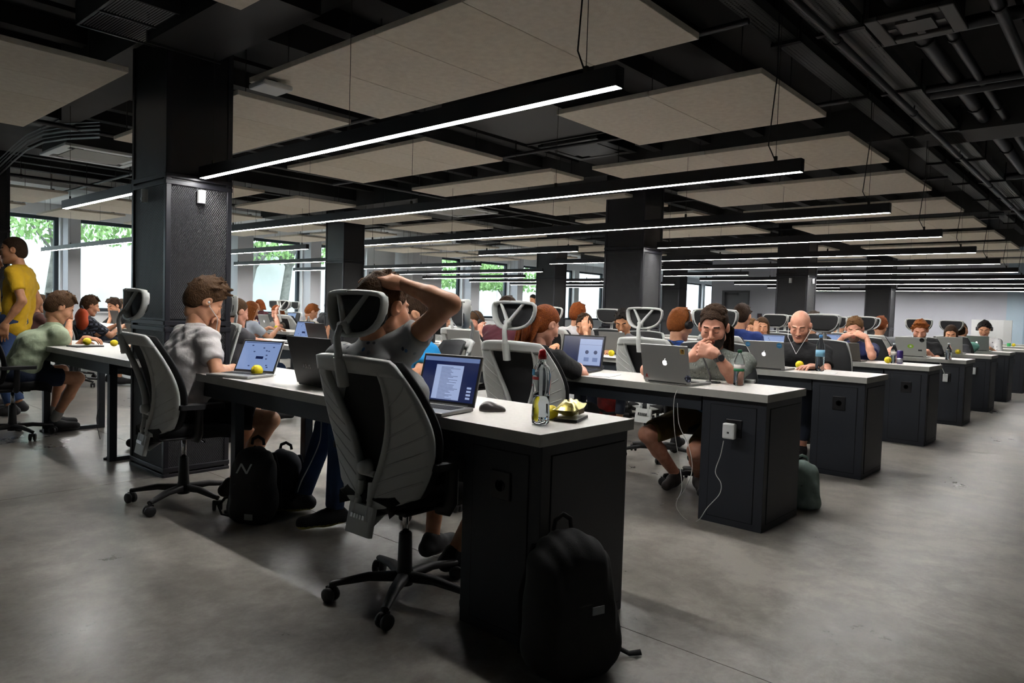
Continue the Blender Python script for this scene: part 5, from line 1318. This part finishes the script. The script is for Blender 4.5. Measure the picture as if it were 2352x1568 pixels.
# cables and charger
def cable(pts, r, m, label, name='charging_cable'):
    P = [Vector(p) for p in pts]; o0 = P[0].copy(); t = empty(name, tuple(o0), 0, label, 'cable')
    S = []
    for i in range(len(P)-1):
        p0, p1, p2, p3 = P[max(i-1, 0)], P[i], P[i+1], P[min(i+2, len(P)-1)]
        for k in range(6):
            s = k/6; S.append(.5*((2*p1)+(p2-p0)*s+(2*p0-5*p1+4*p2-p3)*s*s+(3*p1-p0-3*p2+p3)*s**3)-o0)
    S.append(P[-1]-o0); b = MB(); b.tube(S, r, 6); b.build('cord', m, t); return t
M_wc = mat('white_cable', 'c4c4c0', .5)
X2 = DX[1]
t = empty('power_adapter', (X2-.004, .19, .545), 0, 'white square laptop charger plugged into the second desk cabinet', 'charger')
b = MB(); b.box(-.045, -.012, -.035, .035, -.05, .035); b.build('body', M_white, t, bevel=.008)
b = MB(); b.tube([(-.012, 0, 0), (.012, 0, 0)], .018, 14); b.build('plug', M_white, t)
b = MB(); b.box(-.0455, -.0452, -.006, .006, -.02, -.01); b.build('logo', mat('grey_mark', '5c5c5c', .3, .5), t)
def ax(u, v, x): return tuple(atx(u, v, x))
cable([ax(1558, 890, 1.90), ax(1548, 920, 1.88), ax(1549, 985, 1.885), ax(1560, 1060, 1.87), ax(1566, 1120, 1.84), ax(1553, 1160, 1.80), tuple(atz(1575, 1192, .004)), tuple(atz(1602, 1196, .004)), ax(1625, 1165, 1.82), ax(1652, 1135, 1.84), ax(1656, 1110, 1.85), ax(1643, 1083, 1.86), ax(1655, 1045, 1.86), ax(1662, 1012, 1.855)], .0022, M_wc, 'thin white cable looping from the second desk down to the white charger')
cable([ax(1556, 925, 1.93), ax(1560, 975, 1.93), ax(1580, 1020, 1.92), ax(1590, 1070, 1.90), ax(1580, 1110, 1.87), tuple(atz(1555, 1145, .004)), tuple(atz(1516, 1159, .004))], .0022, M_wc, 'second white cable hanging before the legs of the bearded man')
cable([ax(738, 955, .12), ax(735, 1010, .12), ax(715, 1060, .11), ax(690, 1110, .10), tuple(atz(684, 1140, .02)), tuple(atz(705, 1160, .01))], .003, mat('grey_white_cable', 'a8adb0', .5), 'pale cable hanging under the nearest desk beside the jeans')
cable([ax(1835, 905, 5.6), ax(2245, 833, 9.3)] if False else [(DX[4]-.01, .19, .52), (DX[4]-.06, .2, .6), (DX[4]-.03, .25, .70)], .003, M_wc, 'short white cable at the socket of the fifth desk cabinet')
for k in (4, 5):
    t = empty('power_adapter', (DX[k]-.004, .19, .545), 0, 'white plug in the socket of the %s desk cabinet' % ordn[k], 'charger')
    b = MB(); b.box(-.035, -.012, -.025, .025, -.05, .04); b.build('body', M_white, t, bevel=.005); b = MB(); b.tube([(-.012, 0, 0), (.012, 0, 0)], .018, 12); b.build('plug', M_white, t)
cable([tuple(atx(232, 925, .3)), tuple(atx(222, 960, .3)), tuple(atx(228, 1000, .3)), tuple(atx(240, 1040, .28))], .003, M_black, 'thin dark cable hanging at the leg of the left desk')

# bags
def backpack(pos, deg, w, d, h, m, label, lean=0., seed=1, kind='plain'):
    t = empty('backpack', tuple(pos), math.radians(deg), label, 'backpack')
    F = Field((-w*.75, -d*1.3, -.02), (w*.75, d*1.3, h*1.15), .008)
    F.cap((-w*.20, 0, w*.30), (-w*.16, 0, h*.72), w*.30, w*.26, k=.06).cap((w*.20, 0, w*.30), (w*.16, 0, h*.72), w*.30, w*.26, k=.06)
    F.cap((0, 0, w*.3), (0, 0, h*.80), w*.34, w*.24, k=.05)
    F.cap((-w*.16, -d*.30, w*.22), (w*.16, -d*.30, w*.22), w*.20, w*.20, k=.04).cap((-w*.13, -d*.30, h*.42), (w*.13, -d*.30, h*.42), w*.15, w*.15, k=.04)
    def g(P, f):
        x, y, z = P[..., 0], P[..., 1], P[..., 2]
        return np.maximum(np.maximum(f+.0035*np.sin(28*z+9*np.sin(14*x+seed))+.002*np.sin(60*x+20*z), .004-z), np.abs(y)-d*.62)
    F.fn(g); V, Q = F.mesh(); V[:, 1] += lean*V[:, 2]
    link('body', np_mesh('body', V, Q, m), t)
    L = lambda z: lean*z
    b = MB(); b.tube([(-.035, d*.2+L(h), h*.97), (-.03, d*.2+L(h), h*1.04), (0, d*.2+L(h), h*1.08), (.03, d*.2+L(h), h*1.04), (.035, d*.2+L(h), h*.97)], .009, 8, flat=(1, .5)); b.build('grab_handle', m, t)
    b = MB(); b.tube([(-w*.44, L(h*.1), h*.12), (-w*.45, -.0+L(h*.4), h*.45), (-w*.34, L(h*.8), h*.80), (0, L(h*.97), h*.965), (w*.34, L(h*.8), h*.80), (w*.45, L(h*.4), h*.45), (w*.44, L(h*.1), h*.12)], .005, 6); b.build('zip', mat('zip_tape', '242426', .5), t)
    b = MB(); yy = -d*.30-w*.145; b.tube([(-w*.26, yy*.9+L(h*.55), h*.50), (0, yy*.98+L(h*.57), h*.53), (w*.26, yy*.9+L(h*.55), h*.50)], .004, 6); b.build('pocket_zip', mat('zip_tape', '242426', .5), t)
    for s in (-1, 1):
        b = MB(); b.tube([(s*w*.2, d*.55+L(h*.85), h*.85), (s*w*.30, d*.75+L(h*.5), h*.5), (s*w*.36, d*.6+L(h*.1), h*.10)], .022, 8, flat=(1, .3)); b.build('strap', m, t)
    return t
M_bag = mat('black_nylon', '0d0d0f', .75, noise=(20, '131316', .4, .6), bump=(250, .3, .003))
bb = backpack((.03, -.135, 0), -18, .35, .15, .455, M_bag, 'large black backpack standing against the end of the nearest desk', .10)
b = MB(); b.box(-.022, .022, -.132, -.129, .235, .260); b.build('patch', mat('grey_patch', '83878a', .5), bb)
st = MB(); o_ = Vector((.03, -.135, 0)); st.tube([Vector(tuple(p))-o_ for p in (atz(1400, 1420, .12), atz(1425, 1490, .02), atz(1445, 1500, .008), atz(1472, 1497, .012))], [.016, .013, .011, .013], 8, flat=(1, .5))
so = st.build('loose_strap', M_bag, bb); so.rotation_euler = (0, 0, math.radians(18))
st = MB(); st.tube([Vector(tuple(p))-o_ for p in (atz(1245, 1530, .05), atz(1250, 1550, .01), atz(1290, 1562, .008), atz(1340, 1567, .01))], .008, 8, flat=(1, .5)); so = st.build('loose_strap', M_bag, bb); so.rotation_euler = (0, 0, math.radians(18))
nb2 = backpack((.09, 2.02, 0), -58, .27, .15, .41, M_bag, 'black backpack with a slanted white letter N beside the man in white', .04, 2)
o = link('emblem', text_mesh('N', .075, mat('silver_print', 'a9adb0', .4), .001, shear=.35), nb2); o.location = (0, -.112, .30); o.rotation_euler = (PI/2-.1, 0, 0); o.scale = (1.35, 1, 1)
b = MB(); b.box(.03, .075, -.135, -.132, .045, .075); b.build('patch', mat('grey_patch2', '8b8d8c', .5), nb2)
b = MB(); b.tube([(-.12, -.02, .02), (-.16, -.03, .03), (-.185, -.02, .07), (-.16, .0, .11), (-.12, .0, .12)], .009, 8, flat=(1, .4)); b.build('loose_strap', M_bag, nb2)
M_gbag = mat('grey_green_canvas', '6a7a74', .85, noise=(10, '82928a', .4, .6))
gb = backpack(tuple(atz(1846, 1165, 0)), -45, .20, .14, .29, M_gbag, 'slumped grey-green backpack behind the second desk cabinet', .08, 5)
M_rbag = mat('red_nylon', 'a81c16', .6, noise=(12, '7c120e', .4, .6))
rb = backpack(tuple(atz(1402, 958, 0)), -50, .34, .2, .34, M_rbag, 'red and black backpack on the floor seen under the second desk', .0, 9)
b = MB(); b.box(.10, .19, -.12, .10, .02, .26); b.build('side_pocket', M_bag, rb, bevel=.02)
db = backpack((.33, 2.13, 0), -60, .24, .15, .34, mat('dark_blue_nylon', '141c28', .8), 'dark blue backpack under the nearest desk beside the jeans', .0, 4)
# ------------------------------------------------------------------ who sits where
def hd_(u, v, x, dz=0): p = atx(u, v, x); p[2] += dz; return p
def sit(u, v, x, side, label, shirt, clabel=None, coff=0., cy=0., **kw):
    """side +1 looks along +x, -1 looks back at the camera side"""
    head = hd_(u, v, x); heading = kw.pop('heading', 0 if side > 0 else 180)
    p = person(label, head, heading, shirt, **kw)
    if clabel:
        c = p['pel']+p['f']*(-.035+coff); chair(c[0], c[1]+cy, heading, clabel)
    return p
NEAR, MID, FAR = .011, .015, .020
M_blackp = mat('black_cotton', '111113', .9); M_jean = cloth('blue_jeans', '26395c', '2d446c'); M_olive = cloth('olive_shorts', '4a3d14', '56481c')
Zv = np.array([0, 0, 1.])
# man with his hand on his head
chair(.02, .69, 1, 'light grey mesh office chair of the foreground man with a hand on his head')
fm_sh = speckle('grey_shirt_small_marks', '8d8e8f', ['3a3f4c', '4a6a94', '74787e', '55565a'], 34, .24)
W_ = atx(924, 652, -.05); E_ = atx(1034, 698, -.03)
p1 = person('man in a patterned grey t-shirt with one hand on his head, back to us', atx(882, 706, -.05), 2, fm_sh, ('short', 'brown'), 0, yaw=-4, pitch=8, pel=(.10, .755, .52), lean=-.1, tw=.72, sz=1.0, res=NEAR,
            R=dict(w=W_, e=E_, hd=np.array([-.06, .17, .05]), pn=Zv+np.array([-.3, -.2, 0]), curl=.40, s=atx(928, 796, -.03)), L=dict(t='lap'), sleeve=.36, pants=M_blackp, plen=.8, shoes=('dark_sneaker', '1b1c20', '4b4b4b', '9a9a9a'),
            feet=[(.34, .74, .09), (.40, .95, .09)], knees=.14, wr=.0045, socks=None)
# man in white
chair(-.02, 2.60, -4, 'light grey mesh office chair of the man in the white t-shirt')
wt = cloth('white_cotton', 'b9b4b3', 'c3bfbe')
p2 = person('man in a white t-shirt with earphones resting his chin on a fist', atx(470, 692, .13), -4, wt, ('messy', 'brown'), 0, yaw=-14, pitch=34, lean=.09, res=NEAR,
            R=dict(w=atx(531, 845, .27), e=atx(500, 858, .06), hd=(.6, .55, -.05), pn=Zv, curl=.5), L=dict(w=atx(492, 768, .20), e=(.20, 2.86, .79), hd=(-.05, -.25, 1), pn=(1, .2, 0), curl=1.25), sleeve=.66, pants=M_blackp, plen=.78,
            feet=[(.20, 2.46, .10), (.40, 2.66, .09)], shoes=('black_sneaker', '141416', '6a655c', '8a8a88'), wr=.005)
earbuds(p2, (1,))
# blue t-shirt
p3 = person('man in a bright blue t-shirt partly hidden behind the raised arm', atx(945, 722, .80), 152, cloth('bright_blue_cotton', '1486c8', '1a92d4'), ('short', 'dark_brown'), 0, yaw=155, pitch=24, pel=(.84, 1.68, .53), res=MID,
            R=dict(w=(.46, 1.80, .795), hd=(-1, 0, -.1), pn=Zv, pole=(.3, .3, -1), curl=.5), L=dict(w=(.50, 1.38, .79), e=atx(965, 860, .68), hd=(-.8, .6, 0), pn=Zv, curl=.5), pants=M_jean, plen=1.98,
            feet=[(.36, 1.98, .09), (.34, 1.64, .09)], knees=.2, shoes=('navy_trainer', '14161c', 'b0a85a'))
chair(.88, 1.66, 152, 'mesh office chair with its dark front showing behind the man in bright blue')
# left desk
p4 = sit(138, 706, .15, 1, 'man in a pale green t-shirt leaning on the left desk, hand at his face', cloth('pale_green_cotton', '9ba88c', 'a5b196'), 'office chair cut by the left edge under the man in pale green', hair=('fringe', 'brown'), pitch=30, yaw=-8, lean=.30, res=MID, heading=-3,
         R=dict(w=atx(160, 735, .34), e=atx(152, 792, .20), hd=(.1, .15, 1), pn=(1, 0, .1), curl=1.0), L=dict(w=(.36, 5.45, .80), hd=(.5, -.8, 0), pn=Zv), plen=.72, pants=cloth('navy_shorts', '1c2840'), socks=mat('white_socks', '9a9690', .9),
         feet=[(.12, 5.45, .09), (.18, 5.66, .09)], shoes=('dark_sneaker', '1b1c20', '4b4b4b', 'a0a0a0'), wr=.004)
p5 = person('person in black trousers half hidden behind the nearest black column at the left desk', (.76, 4.25, 1.10), 180, M_blackp, ('short', 'black'), 1, lean=.12, res=FAR, R=dict(t='type'), L=dict(w=(.45, 4.05, .80), hd=(-1, .1, 0), pn=Zv), plen=1.7, pants=M_blackp, feet=[(.50, 4.32, .09), (.52, 4.02, .09)], knees=.12)
chair(.80, 4.28, 180, 'office chair behind the nearest black column')
b0 = atz(30, 952, 0); yc = cloth('mustard_cotton', 'c29a12', 'b08a10')
p6 = person('man standing in a mustard yellow t-shirt with a lanyard, looking left', (b0[0], b0[1], 1.585), 150, yc, ('buzz', 'dark_brown'), 1, yaw=165, pitch=5, stand=True, pel=(b0[0]+.02, b0[1], .93), res=MID, R=dict(t='side'), L=dict(t='side'), plen=1.9, pants=M_jean, wr=.004)
b = MB(); b.tube([p6['nb']-p6['O']+p6['r']*.05-p6['f']*.03, p6['nb']-p6['O']+p6['r']*.085+p6['f']*.09-Zv*.08, p6['nb']-p6['O']+p6['f']*.15-Zv*.3], .005, 6); b.build('lanyard', mat('dark_red_band', '3a1418', .7), p6['root'])
b1 = atz(-22, 940, 0)
p7 = person('second man in mustard yellow standing at the left edge, mostly cut off', (b1[0], b1[1], 1.50), -30, yc, ('short', 'black'), 1, yaw=-40, pitch=10, stand=True, pel=(b1[0]-.02, b1[1], .93), res=MID, R=dict(t='side'), L=dict(t='side'), plen=1.9, pants=M_jean)
# second row
p8 = sit(545, 716, 1.56, 1, 'man in a dark grey t-shirt typing, right of the nearest black column', cloth('dark_grey_cotton', '3a393d', '444347'), 'light grey office chair of the man in dark grey right of the column', hair=('buzz', 'brown'), skin_=2, pitch=18, lean=.08, res=MID,
         R=dict(w=atx(622, 788, 2.0), hd=(1, .1, -.1), pn=Zv, pole=(-.2, -.5, -1), curl=.5), L=dict(w=atx(560, 752, 1.95), hd=(.1, -.1, 1), pn=(1, .3, 0), curl=.8), plen=1.8, pants=M_jean)
ph = empty('phone', tuple(atx(564, 738, 1.93)), 1.2, 'dark phone held up before the man in dark grey', 'phone'); b = MB(); b.box(-.035, .035, -.004, .004, -.07, .07); b.build('body', M_black2, ph, bevel=.004)
chair(1.60, 1.33, 3, 'light grey office chair of the red-haired woman in black')
p9 = person('red-haired woman with a ponytail in a black t-shirt leaning on the second desk', atx(1252, 746, 1.76), -8, cloth('black_cotton_tee', '1a1a1b', '202022'), ('pony', 'auburn'), 2, yaw=-16, pitch=22, lean=.17, res=.0115, fem=True,
            R=dict(w=(2.12, 1.40, .79), e=atx(1338, 862, 1.97), hd=(.5, .8, 0), pn=Zv, curl=.5), L=dict(t='type'), sleeve=.72, plen=1.8, pants=M_blackp, feet=[(2.0, 1.25, .09), (2.0, 1.5, .09)], wr=.0035, shw=.17)
# bearded man
hb = atx(1640, 752, 2.46)
gs = speckle('grey_melange_shirt', '7d827c', ['5a5f5c', '9aa09a', '686c68'], 90, .35)
p10 = person('bearded man with dreadlocks in a grey and blue shirt, hands clasped at his mouth', hb, 200, gs, ('dread', 'dark_brown'), 2, yaw=196, pitch=16, lean=.16, res=NEAR, beard='dark', sz=1.03,
             R=dict(w=atx(1588, 822, 2.27), e=(2.30, .98, .79), hd=(.0, -.6, .62), pn=(-1, .0, .3), curl=.95), L=dict(w=atx(1645, 813, 2.25), e=atx(1683, 868, 2.34), hd=(-.12, .9, .22), pn=(-1, -.1, .3), curl=1.3), sleeve=.80, pants=M_olive, plen=.9,
             feet=[tuple(atz(1552, 1088, .09)), tuple(atz(1606, 1092, .09))], knees=.26, shoes=('dark_brown_shoe', '241e1b', '1a1715'), wr=.004)
H_ = p10['H']; f_ = p10['f']; O_ = p10['O']
F = Field(p10['chest']-np.array([.25, .25, .40]), p10['chest']+np.array([.25, .25, .22]), .012)
for sd in (1, -1): F.cap(p10['chest']+p10['r']*sd*.05+f_*.035+Zv*.05, p10['pel']+f_*.05+Zv*.08+p10['r']*sd*.05, .088, .092, k=.05)
V, Q = F.mesh(); link('undershirt', np_mesh('undershirt', V-O_, Q, cloth('teal_blue_cotton', '1d4058', '234a64')), p10['root'])
b = MB(); nb_ = p10['nb']-O_; b.tube([nb_+p10['r']*.06+f_*.07-Zv*.03, nb_+f_*.16-Zv*.14, nb_+f_*.19-Zv*.26], .006, 6, flat=(1, .4)); b.build('lanyard', M_black, p10['root'])
b = MB(); c_ = nb_+f_*.20-Zv*.30; b.box(c_[0]-.004, c_[0]+.004, c_[1]-.025, c_[1]+.025, c_[2]-.06, c_[2]+.02); b.build('badge', M_white, p10['root'])
W2 = p10['arms'][1]; w0 = W2[2]*.86+W2[1]*.14-O_; dd = nrm(W2[2]-W2[1])
b = MB(); b.tube([w0-dd*.013, w0+dd*.013], .034, 16); wo = b.build('watch_strap', M_black2, p10['root'])
b = MB(); n_ = nrm(np.array([-1, -.6, .4])-dd*(np.array([-1, -.6, .4])@dd)); b.tube([w0+n_*.030, w0+n_*.042], .021, 18); b.build('watch_case', mat('steel_watch', '4c4c50', .3, .7), wo)
W1 = p10['arms'][0]; w0 = W1[2]*.84+W1[1]*.16-O_; dd = nrm(W1[2]-W1[1]); b = MB(); b.tube([w0-dd*.010, w0+dd*.010], .033, 16); b.build('wristband', mat('pale_blue_band', '6fa8bc', .6), p10['root'])
chair(2.66, .70, 203, 'office chair of the bearded man, dark side towards us')
# third row
p11 = sit(1838, 748, 4.50, -1, 'bald man in a black t-shirt with white earphones', cloth('black_print_tee', '141417', '19191c'), 'office chair with a black headrest behind the bald man', hair=('bald', 'brown'), skin_=2, yaw=190, pitch=24, lean=.12, res=.012, sz=1.04, beard=None, cy=-.05,
          R=dict(w=atx(1785, 838, 4.25), hd=(-1, .1, -.1), pn=Zv), L=dict(w=atx(1868, 842, 4.1), hd=(-1, .3, 0), pn=Zv), wr=.003)
earbuds(p11)
O_ = p11['O']; c_ = p11['chest']+p11['f']*.115-O_
b = MB(); b.tube([c_+p11['r']*(.055*math.cos(a)+.03)+Zv*(.05*math.sin(a)-.08)-p11['f']*.012*abs(math.cos(a)) for a in np.linspace(.6, 5.4, 16)], .006, 6); b.build('printed_emblem', mat('white_print', 'b9b9b9', .8), p11['root'])
b = MB(); b.tube([c_-p11['r']*.03+Zv*.02+p11['f']*.004, c_-p11['r']*.09-Zv*.01-p11['f']*.012], .007, 6, flat=(1, .5)); b.build('printed_lettering', mat('white_print', 'b9b9b9', .8), p11['root'])
sit(1432, 738, 4.50, -1, 'dark-haired man in a grey t-shirt with a lanyard, looking down at a ball', cloth('mid_grey_cotton', '5c5b5e', '666568'), 'black-fronted office chair behind the man in the grey t-shirt', hair=('short', 'black'), skin_=1, yaw=196, pitch=30, lean=.14, res=MID, R=dict(w=atx(1404, 812, 4.22), hd=(-1, -.2, -.2), pn=Zv), L=dict(t='type'))
p12 = sit(1563, 745, 3.42, 1, 'man in a blue checked shirt wearing a headset, seen from behind', plaid('blue_check', '1c3c84', '16305c', '2a58a8', 120), 'light grey office chair left of the bearded man', hair=('short', 'ginger'), pitch=16, yaw=-20, lean=.10, res=MID, sleeve=.8, cy=.10)
headset(p12)
sit(1342, 748, 4.55, -1, 'man in a black shirt hiding his face behind his hand', cloth('black_shirt', '151518', '1b1b1f'), 'office chair behind the man hiding his face', hair=('short', 'dark_brown'), pitch=22, lean=.16, res=MID, yaw=188, R=dict(t='type'), L=dict(w=atx(1345, 762, 4.42), hd=(.1, .25, 1), pn=(-1, 0, .2), curl=.4))
# fourth row
p13 = sit(1963, 755, 6.42, -1, 'man in a navy t-shirt with both hands folded over his mouth', cloth('navy_cotton', '1c2148', '232a58'), 'office chair with a black headrest behind the man in navy', hair=('short', 'light_brown'), skin_=2, yaw=190, heading=194, pitch=20, lean=.20, res=.013, beard='stubble',
          R=dict(w=atx(1938, 772, 6.18), e=(6.2, 1.05, .80), hd=(0, -.9, .35), pn=(-.6, .1, .8), curl=.4), L=dict(w=atx(1990, 774, 6.16), e=atx(2003, 818, 6.1), hd=(0, .9, .35), pn=(-.6, -.1, .8), curl=.4), cy=-.05)
sit(1328, 722, 4.75, 1, 'red-haired man in a white shirt seated behind an office chair', cloth('white_shirt', 'b8b4b4', 'c2bebe'), 'light grey office chair with a dark emblem on its back', hair=('short', 'auburn'), pitch=10, lean=.05, res=MID, cy=.12, L=dict(t='lap'), R=dict(t='lap'))
sit(1704, 727, 5.30, 1, 'dark-haired man in a blue shirt behind the dreadlocks, seen from behind', cloth('royal_blue_cotton', '1f3370', '283e80'), 'light grey office chair behind the dreadlocks of the bearded man', hair=('short', 'dark_brown'), pitch=15, lean=.08, res=MID, cy=.06)
sit(1750, 752, 6.62, -1, 'young woman in a white top resting her cheek on her hand', cloth('cream_top', 'c8c4b4', 'd2cebe'), 'black-fronted office chair behind the woman in the white top', hair=('bob', 'brown'), skin_=0, fem=True, yaw=205, pitch=6, lean=.12, res=MID, R=dict(w=atx(1737, 762, 6.52), hd=(0, 0, 1), pn=(-1, 0, 0), curl=.9), L=dict(t='type'))
# fifth row
p14 = sit(2113, 758, 8.28, -1, 'red-bearded man in a black t-shirt with earphones', cloth('black_tee_b', '131316', '18181b'), 'office chair with a black headrest behind the red-bearded man', hair=('quiff', 'ginger'), skin_=2, yaw=192, heading=194, pitch=28, lean=.15, res=.014, beard='ginger', L=dict(w=atx(2130, 806, 7.98), hd=(-1, .5, 0), pn=Zv), R=dict(w=atx(2048, 800, 7.95), hd=(-1, 0, -.2), pn=Zv))
earbuds(p14)
sit(1866, 742, 7.15, 1, 'dark-haired person seen from behind at the right of the bald man', cloth('dark_tee_b', '1d1d20', '232326'), None, hair=('curly', 'dark_brown'), res=FAR)
p15 = sit(1899, 748, 8.45, -1, 'man in a blue shirt with sunglasses pushed up on his head', cloth('denim_blue_cotton', '31486a', '3a5274'), 'black-fronted office chair behind the man with sunglasses', hair=('short', 'black'), yaw=186, pitch=10, beard='stubble', res=FAR)
b = MB(); O_ = p15['O']
for sd in (-1, 1): c_ = p15['H']-O_+p15['hr']*sd*.035+p15['hf']*.088+p15['hu']*.085; b.tube([c_, c_+p15['hf']*.008], .026, 12, flat=(1, .7))
b.build('sunglasses', mat('dark_lens', '101012', .15), p15['root'])
sit(1926, 755, 10.2, -1, 'young man in a checked shirt between the sunglasses man and the man in navy', plaid('red_check', '5a3038', '3a2430', '8a5a60', 130), 'black-fronted office chair behind the young man in checks', hair=('quiff', 'dark_brown'), yaw=190, pitch=8, res=FAR)
sit(1727, 752, 8.5, -1, 'man whose face shows just left of the woman in the white top', cloth('brown_tee', '4a3c34', '54463e'), None, hair=('short', 'light_brown'), res=FAR)
# sixth row
sit(2184, 766, 10.08, -1, 'dark-haired woman in a charcoal t-shirt with earphones', cloth('charcoal_cotton', '2b2b2f', '343438'), 'office chair with a black headrest behind the woman in charcoal', hair=('long', 'dark_brown'), fem=True, skin_=0, yaw=188, heading=190, pitch=22, lean=.14, res=MID, L=dict(w=atx(2203, 806, 9.75), hd=(-1, .4, 0), pn=Zv))
sit(2022, 748, 8.95, 1, 'auburn-haired person in a grey hoodie behind a light grey headrest', cloth('grey_hoodie', '77797c', '828487'), 'light grey office chair right of the man in navy', hair=('short', 'auburn'), res=MID, sleeve=1.8, cy=.05)
sit(2207, 762, 10.75, 1, 'man in a mint t-shirt scratching his head, seen past the woman in charcoal', cloth('mint_cotton', '6fa898', '7ab4a4'), None, hair=('short', 'dark_brown'), res=FAR, R=dict(w=atx(2216, 768, 10.7), hd=(0, .3, 1), pn=(1, 0, 0), curl=.8))
# seventh row
p16 = sit(2261, 755, 11.95, -1, 'man in a white flowered shirt wearing big black headphones', speckle('white_flowered_shirt', 'c2c2c2', ['4a4a50', '86868c', '5f5f66'], 26, .22), None, hair=('short', 'black'), pitch=26, yaw=184, lean=.14, res=MID, sleeve=.8)
headset(p16)
# middle distance, left of the red-haired woman
p17 = sit(1093, 738, 4.55, -1, 'man in a navy polo with a headset leaning his cheek on his fist', cloth('dark_navy_cotton', '141c34', '1a2440'), None, hair=('buzz', 'brown'), skin_=2, yaw=170, pitch=25, lean=.15, res=MID, L=dict(w=atx(1103, 765, 4.4), hd=(0, 0, 1), pn=(-1, 0, 0), curl=1.1))
headset(p17)
sit(1166, 712, 3.30, 1, 'dark-haired person mostly hidden behind the headrest left of the ponytail', cloth('wine_cotton', '4a1c28', '562430'), 'light grey office chair just left of the chair of the red-haired woman', hair=('short', 'dark_brown'), res=MID, cy=.25)
sit(1020, 735, 5.30, 1, 'person in a sky blue t-shirt behind the raised elbow', cloth('sky_blue_cotton', '4f84bc', '5a90c8'), 'office chair behind the raised elbow', hair=('short', 'dark_brown'), res=FAR)
b2 = atz(1320, 790, 0)
person('dark silhouette of a person standing near the far window', (b2[0]*.5+4.2, 11.6, 1.50), 180, cloth('black_jacket', '17191c'), ('short', 'black'), 1, stand=True, pel=(b2[0]*.5+4.2, 11.6, .93), res=FAR, R=dict(t='side'), L=dict(t='side'), plen=1.9, pants=M_blackp)
# far block by the windows
sit(207, 702, 1.50, 1, 'man in a dark checked shirt near the window, right of the man in green', plaid('dark_check', '2c2e38', '15161c', '5c6070', 110), 'light grey office chair of the man in the dark checked shirt', hair=('fringe', 'brown'), pitch=18, yaw=-8, lean=.10, res=MID, sleeve=.8)
sit(262, 702, 2.58, -1, 'dark-haired man with his hand to his mouth, far left by the window', cloth('black_tee_c', '18191b'), None, hair=('fringe', 'dark_brown'), pitch=22, yaw=196, lean=.16, res=MID, L=dict(t='chin'))
sit(281, 700, 4.40, -1, 'person seen just left of the nearest column at the far window', cloth('black_tee_d', '1c1d20'), None, hair=('short', 'brown'), res=FAR)
sit(93, 697, 1.50, 1, 'person glimpsed behind the man in mustard yellow', cloth('rust_tee', '5a3a34'), None, hair=('short', 'brown'), res=FAR)
sit(636, 718, 4.40, -1, 'red-haired woman by the window covering her eyes with a hand', cloth('striped_grey_top', '6c645c', '8a8078'), None, hair=('long', 'auburn'), fem=True, skin_=2, yaw=195, pitch=20, lean=.14, res=MID, L=dict(w=atx(634, 722, 4.28), hd=(0, -.1, 1), pn=(-1, 0, 0), curl=.6))
sit(577, 712, 3.30, 1, 'long-haired woman in white by the window, seen from behind', cloth('white_top_b', 'b4bcc8'), None, hair=('long', 'ginger'), fem=True, res=MID)
sit(716, 716, 4.85, 1, 'man in an off-white t-shirt bent over his desk near the window pier', cloth('offwhite_cotton', 'b0aaa2', 'bab4ac'), 'light grey office chair of the man in off-white near the windows', hair=('short', 'ginger'), pitch=35, yaw=-20, lean=.22, res=MID)
sit(757, 702, 7.10, 1, 'person in dark clothes at the far end of the window block', cloth('black_tee_e', '17181b'), None, hair=('short', 'brown'), res=FAR)
sit(596, 700, 6.55, -1, 'brown-haired person in dark red behind the women by the window', cloth('maroon_tee', '4c2028'), None, hair=('bob', 'auburn'), fem=True, res=FAR)
# empty chairs
for u, v, x, dg, lab in ((165, 705, 1.55, 0, 'empty office chair with an orange bag behind the man in pale green'), (598, 695, 4.6, 178, 'black-fronted empty chair, leftmost by the leaning tree trunks'), (655, 692, 6.5, 182, 'black-fronted empty chair below the right leaning tree trunk'), (685, 700, 7.0, 0, 'light-framed empty chair right of the black-fronted one at the window'),
                         (733, 698, 8.9, 0, 'empty office chair by the far window pier'), (1008, 700, 8.9, 0, 'empty chair seen past the raised elbow by the window'), (1387, 722, 6.6, 180, 'empty chair with a black headrest left of the middle column'), (1788, 742, 8.6, 185, 'empty chair between the woman in white and the black column'), (1060, 702, 10.8, 0, 'small distant empty chair under the window right of the white wall')):
    p = atx(u, v, x); chair(p[0], p[1], dg, lab)
p = atx(188, 722, 1.35); t = empty('shoulder_bag', (p[0], p[1], .98), 0, 'orange bag hung over the empty chair behind the man in pale green', 'bag'); F = Field((-.16, -.16, -.3), (.16, .16, .1), .012); F.ell((0, 0, -.1), (.07, .12, .15), k=.02).fn(lambda P, f: f+.006*np.sin(40*P[..., 2]+20*P[..., 1])); V, Q = F.mesh(); link('body', np_mesh('body', V, Q, mat('orange_fabric', 'b8461c', .8)), t); b = MB(); b.tube([(0, -.05, .03), (.0, 0, .07), (0, .05, .03)], .01, 6); b.build('handle', M_black, t)
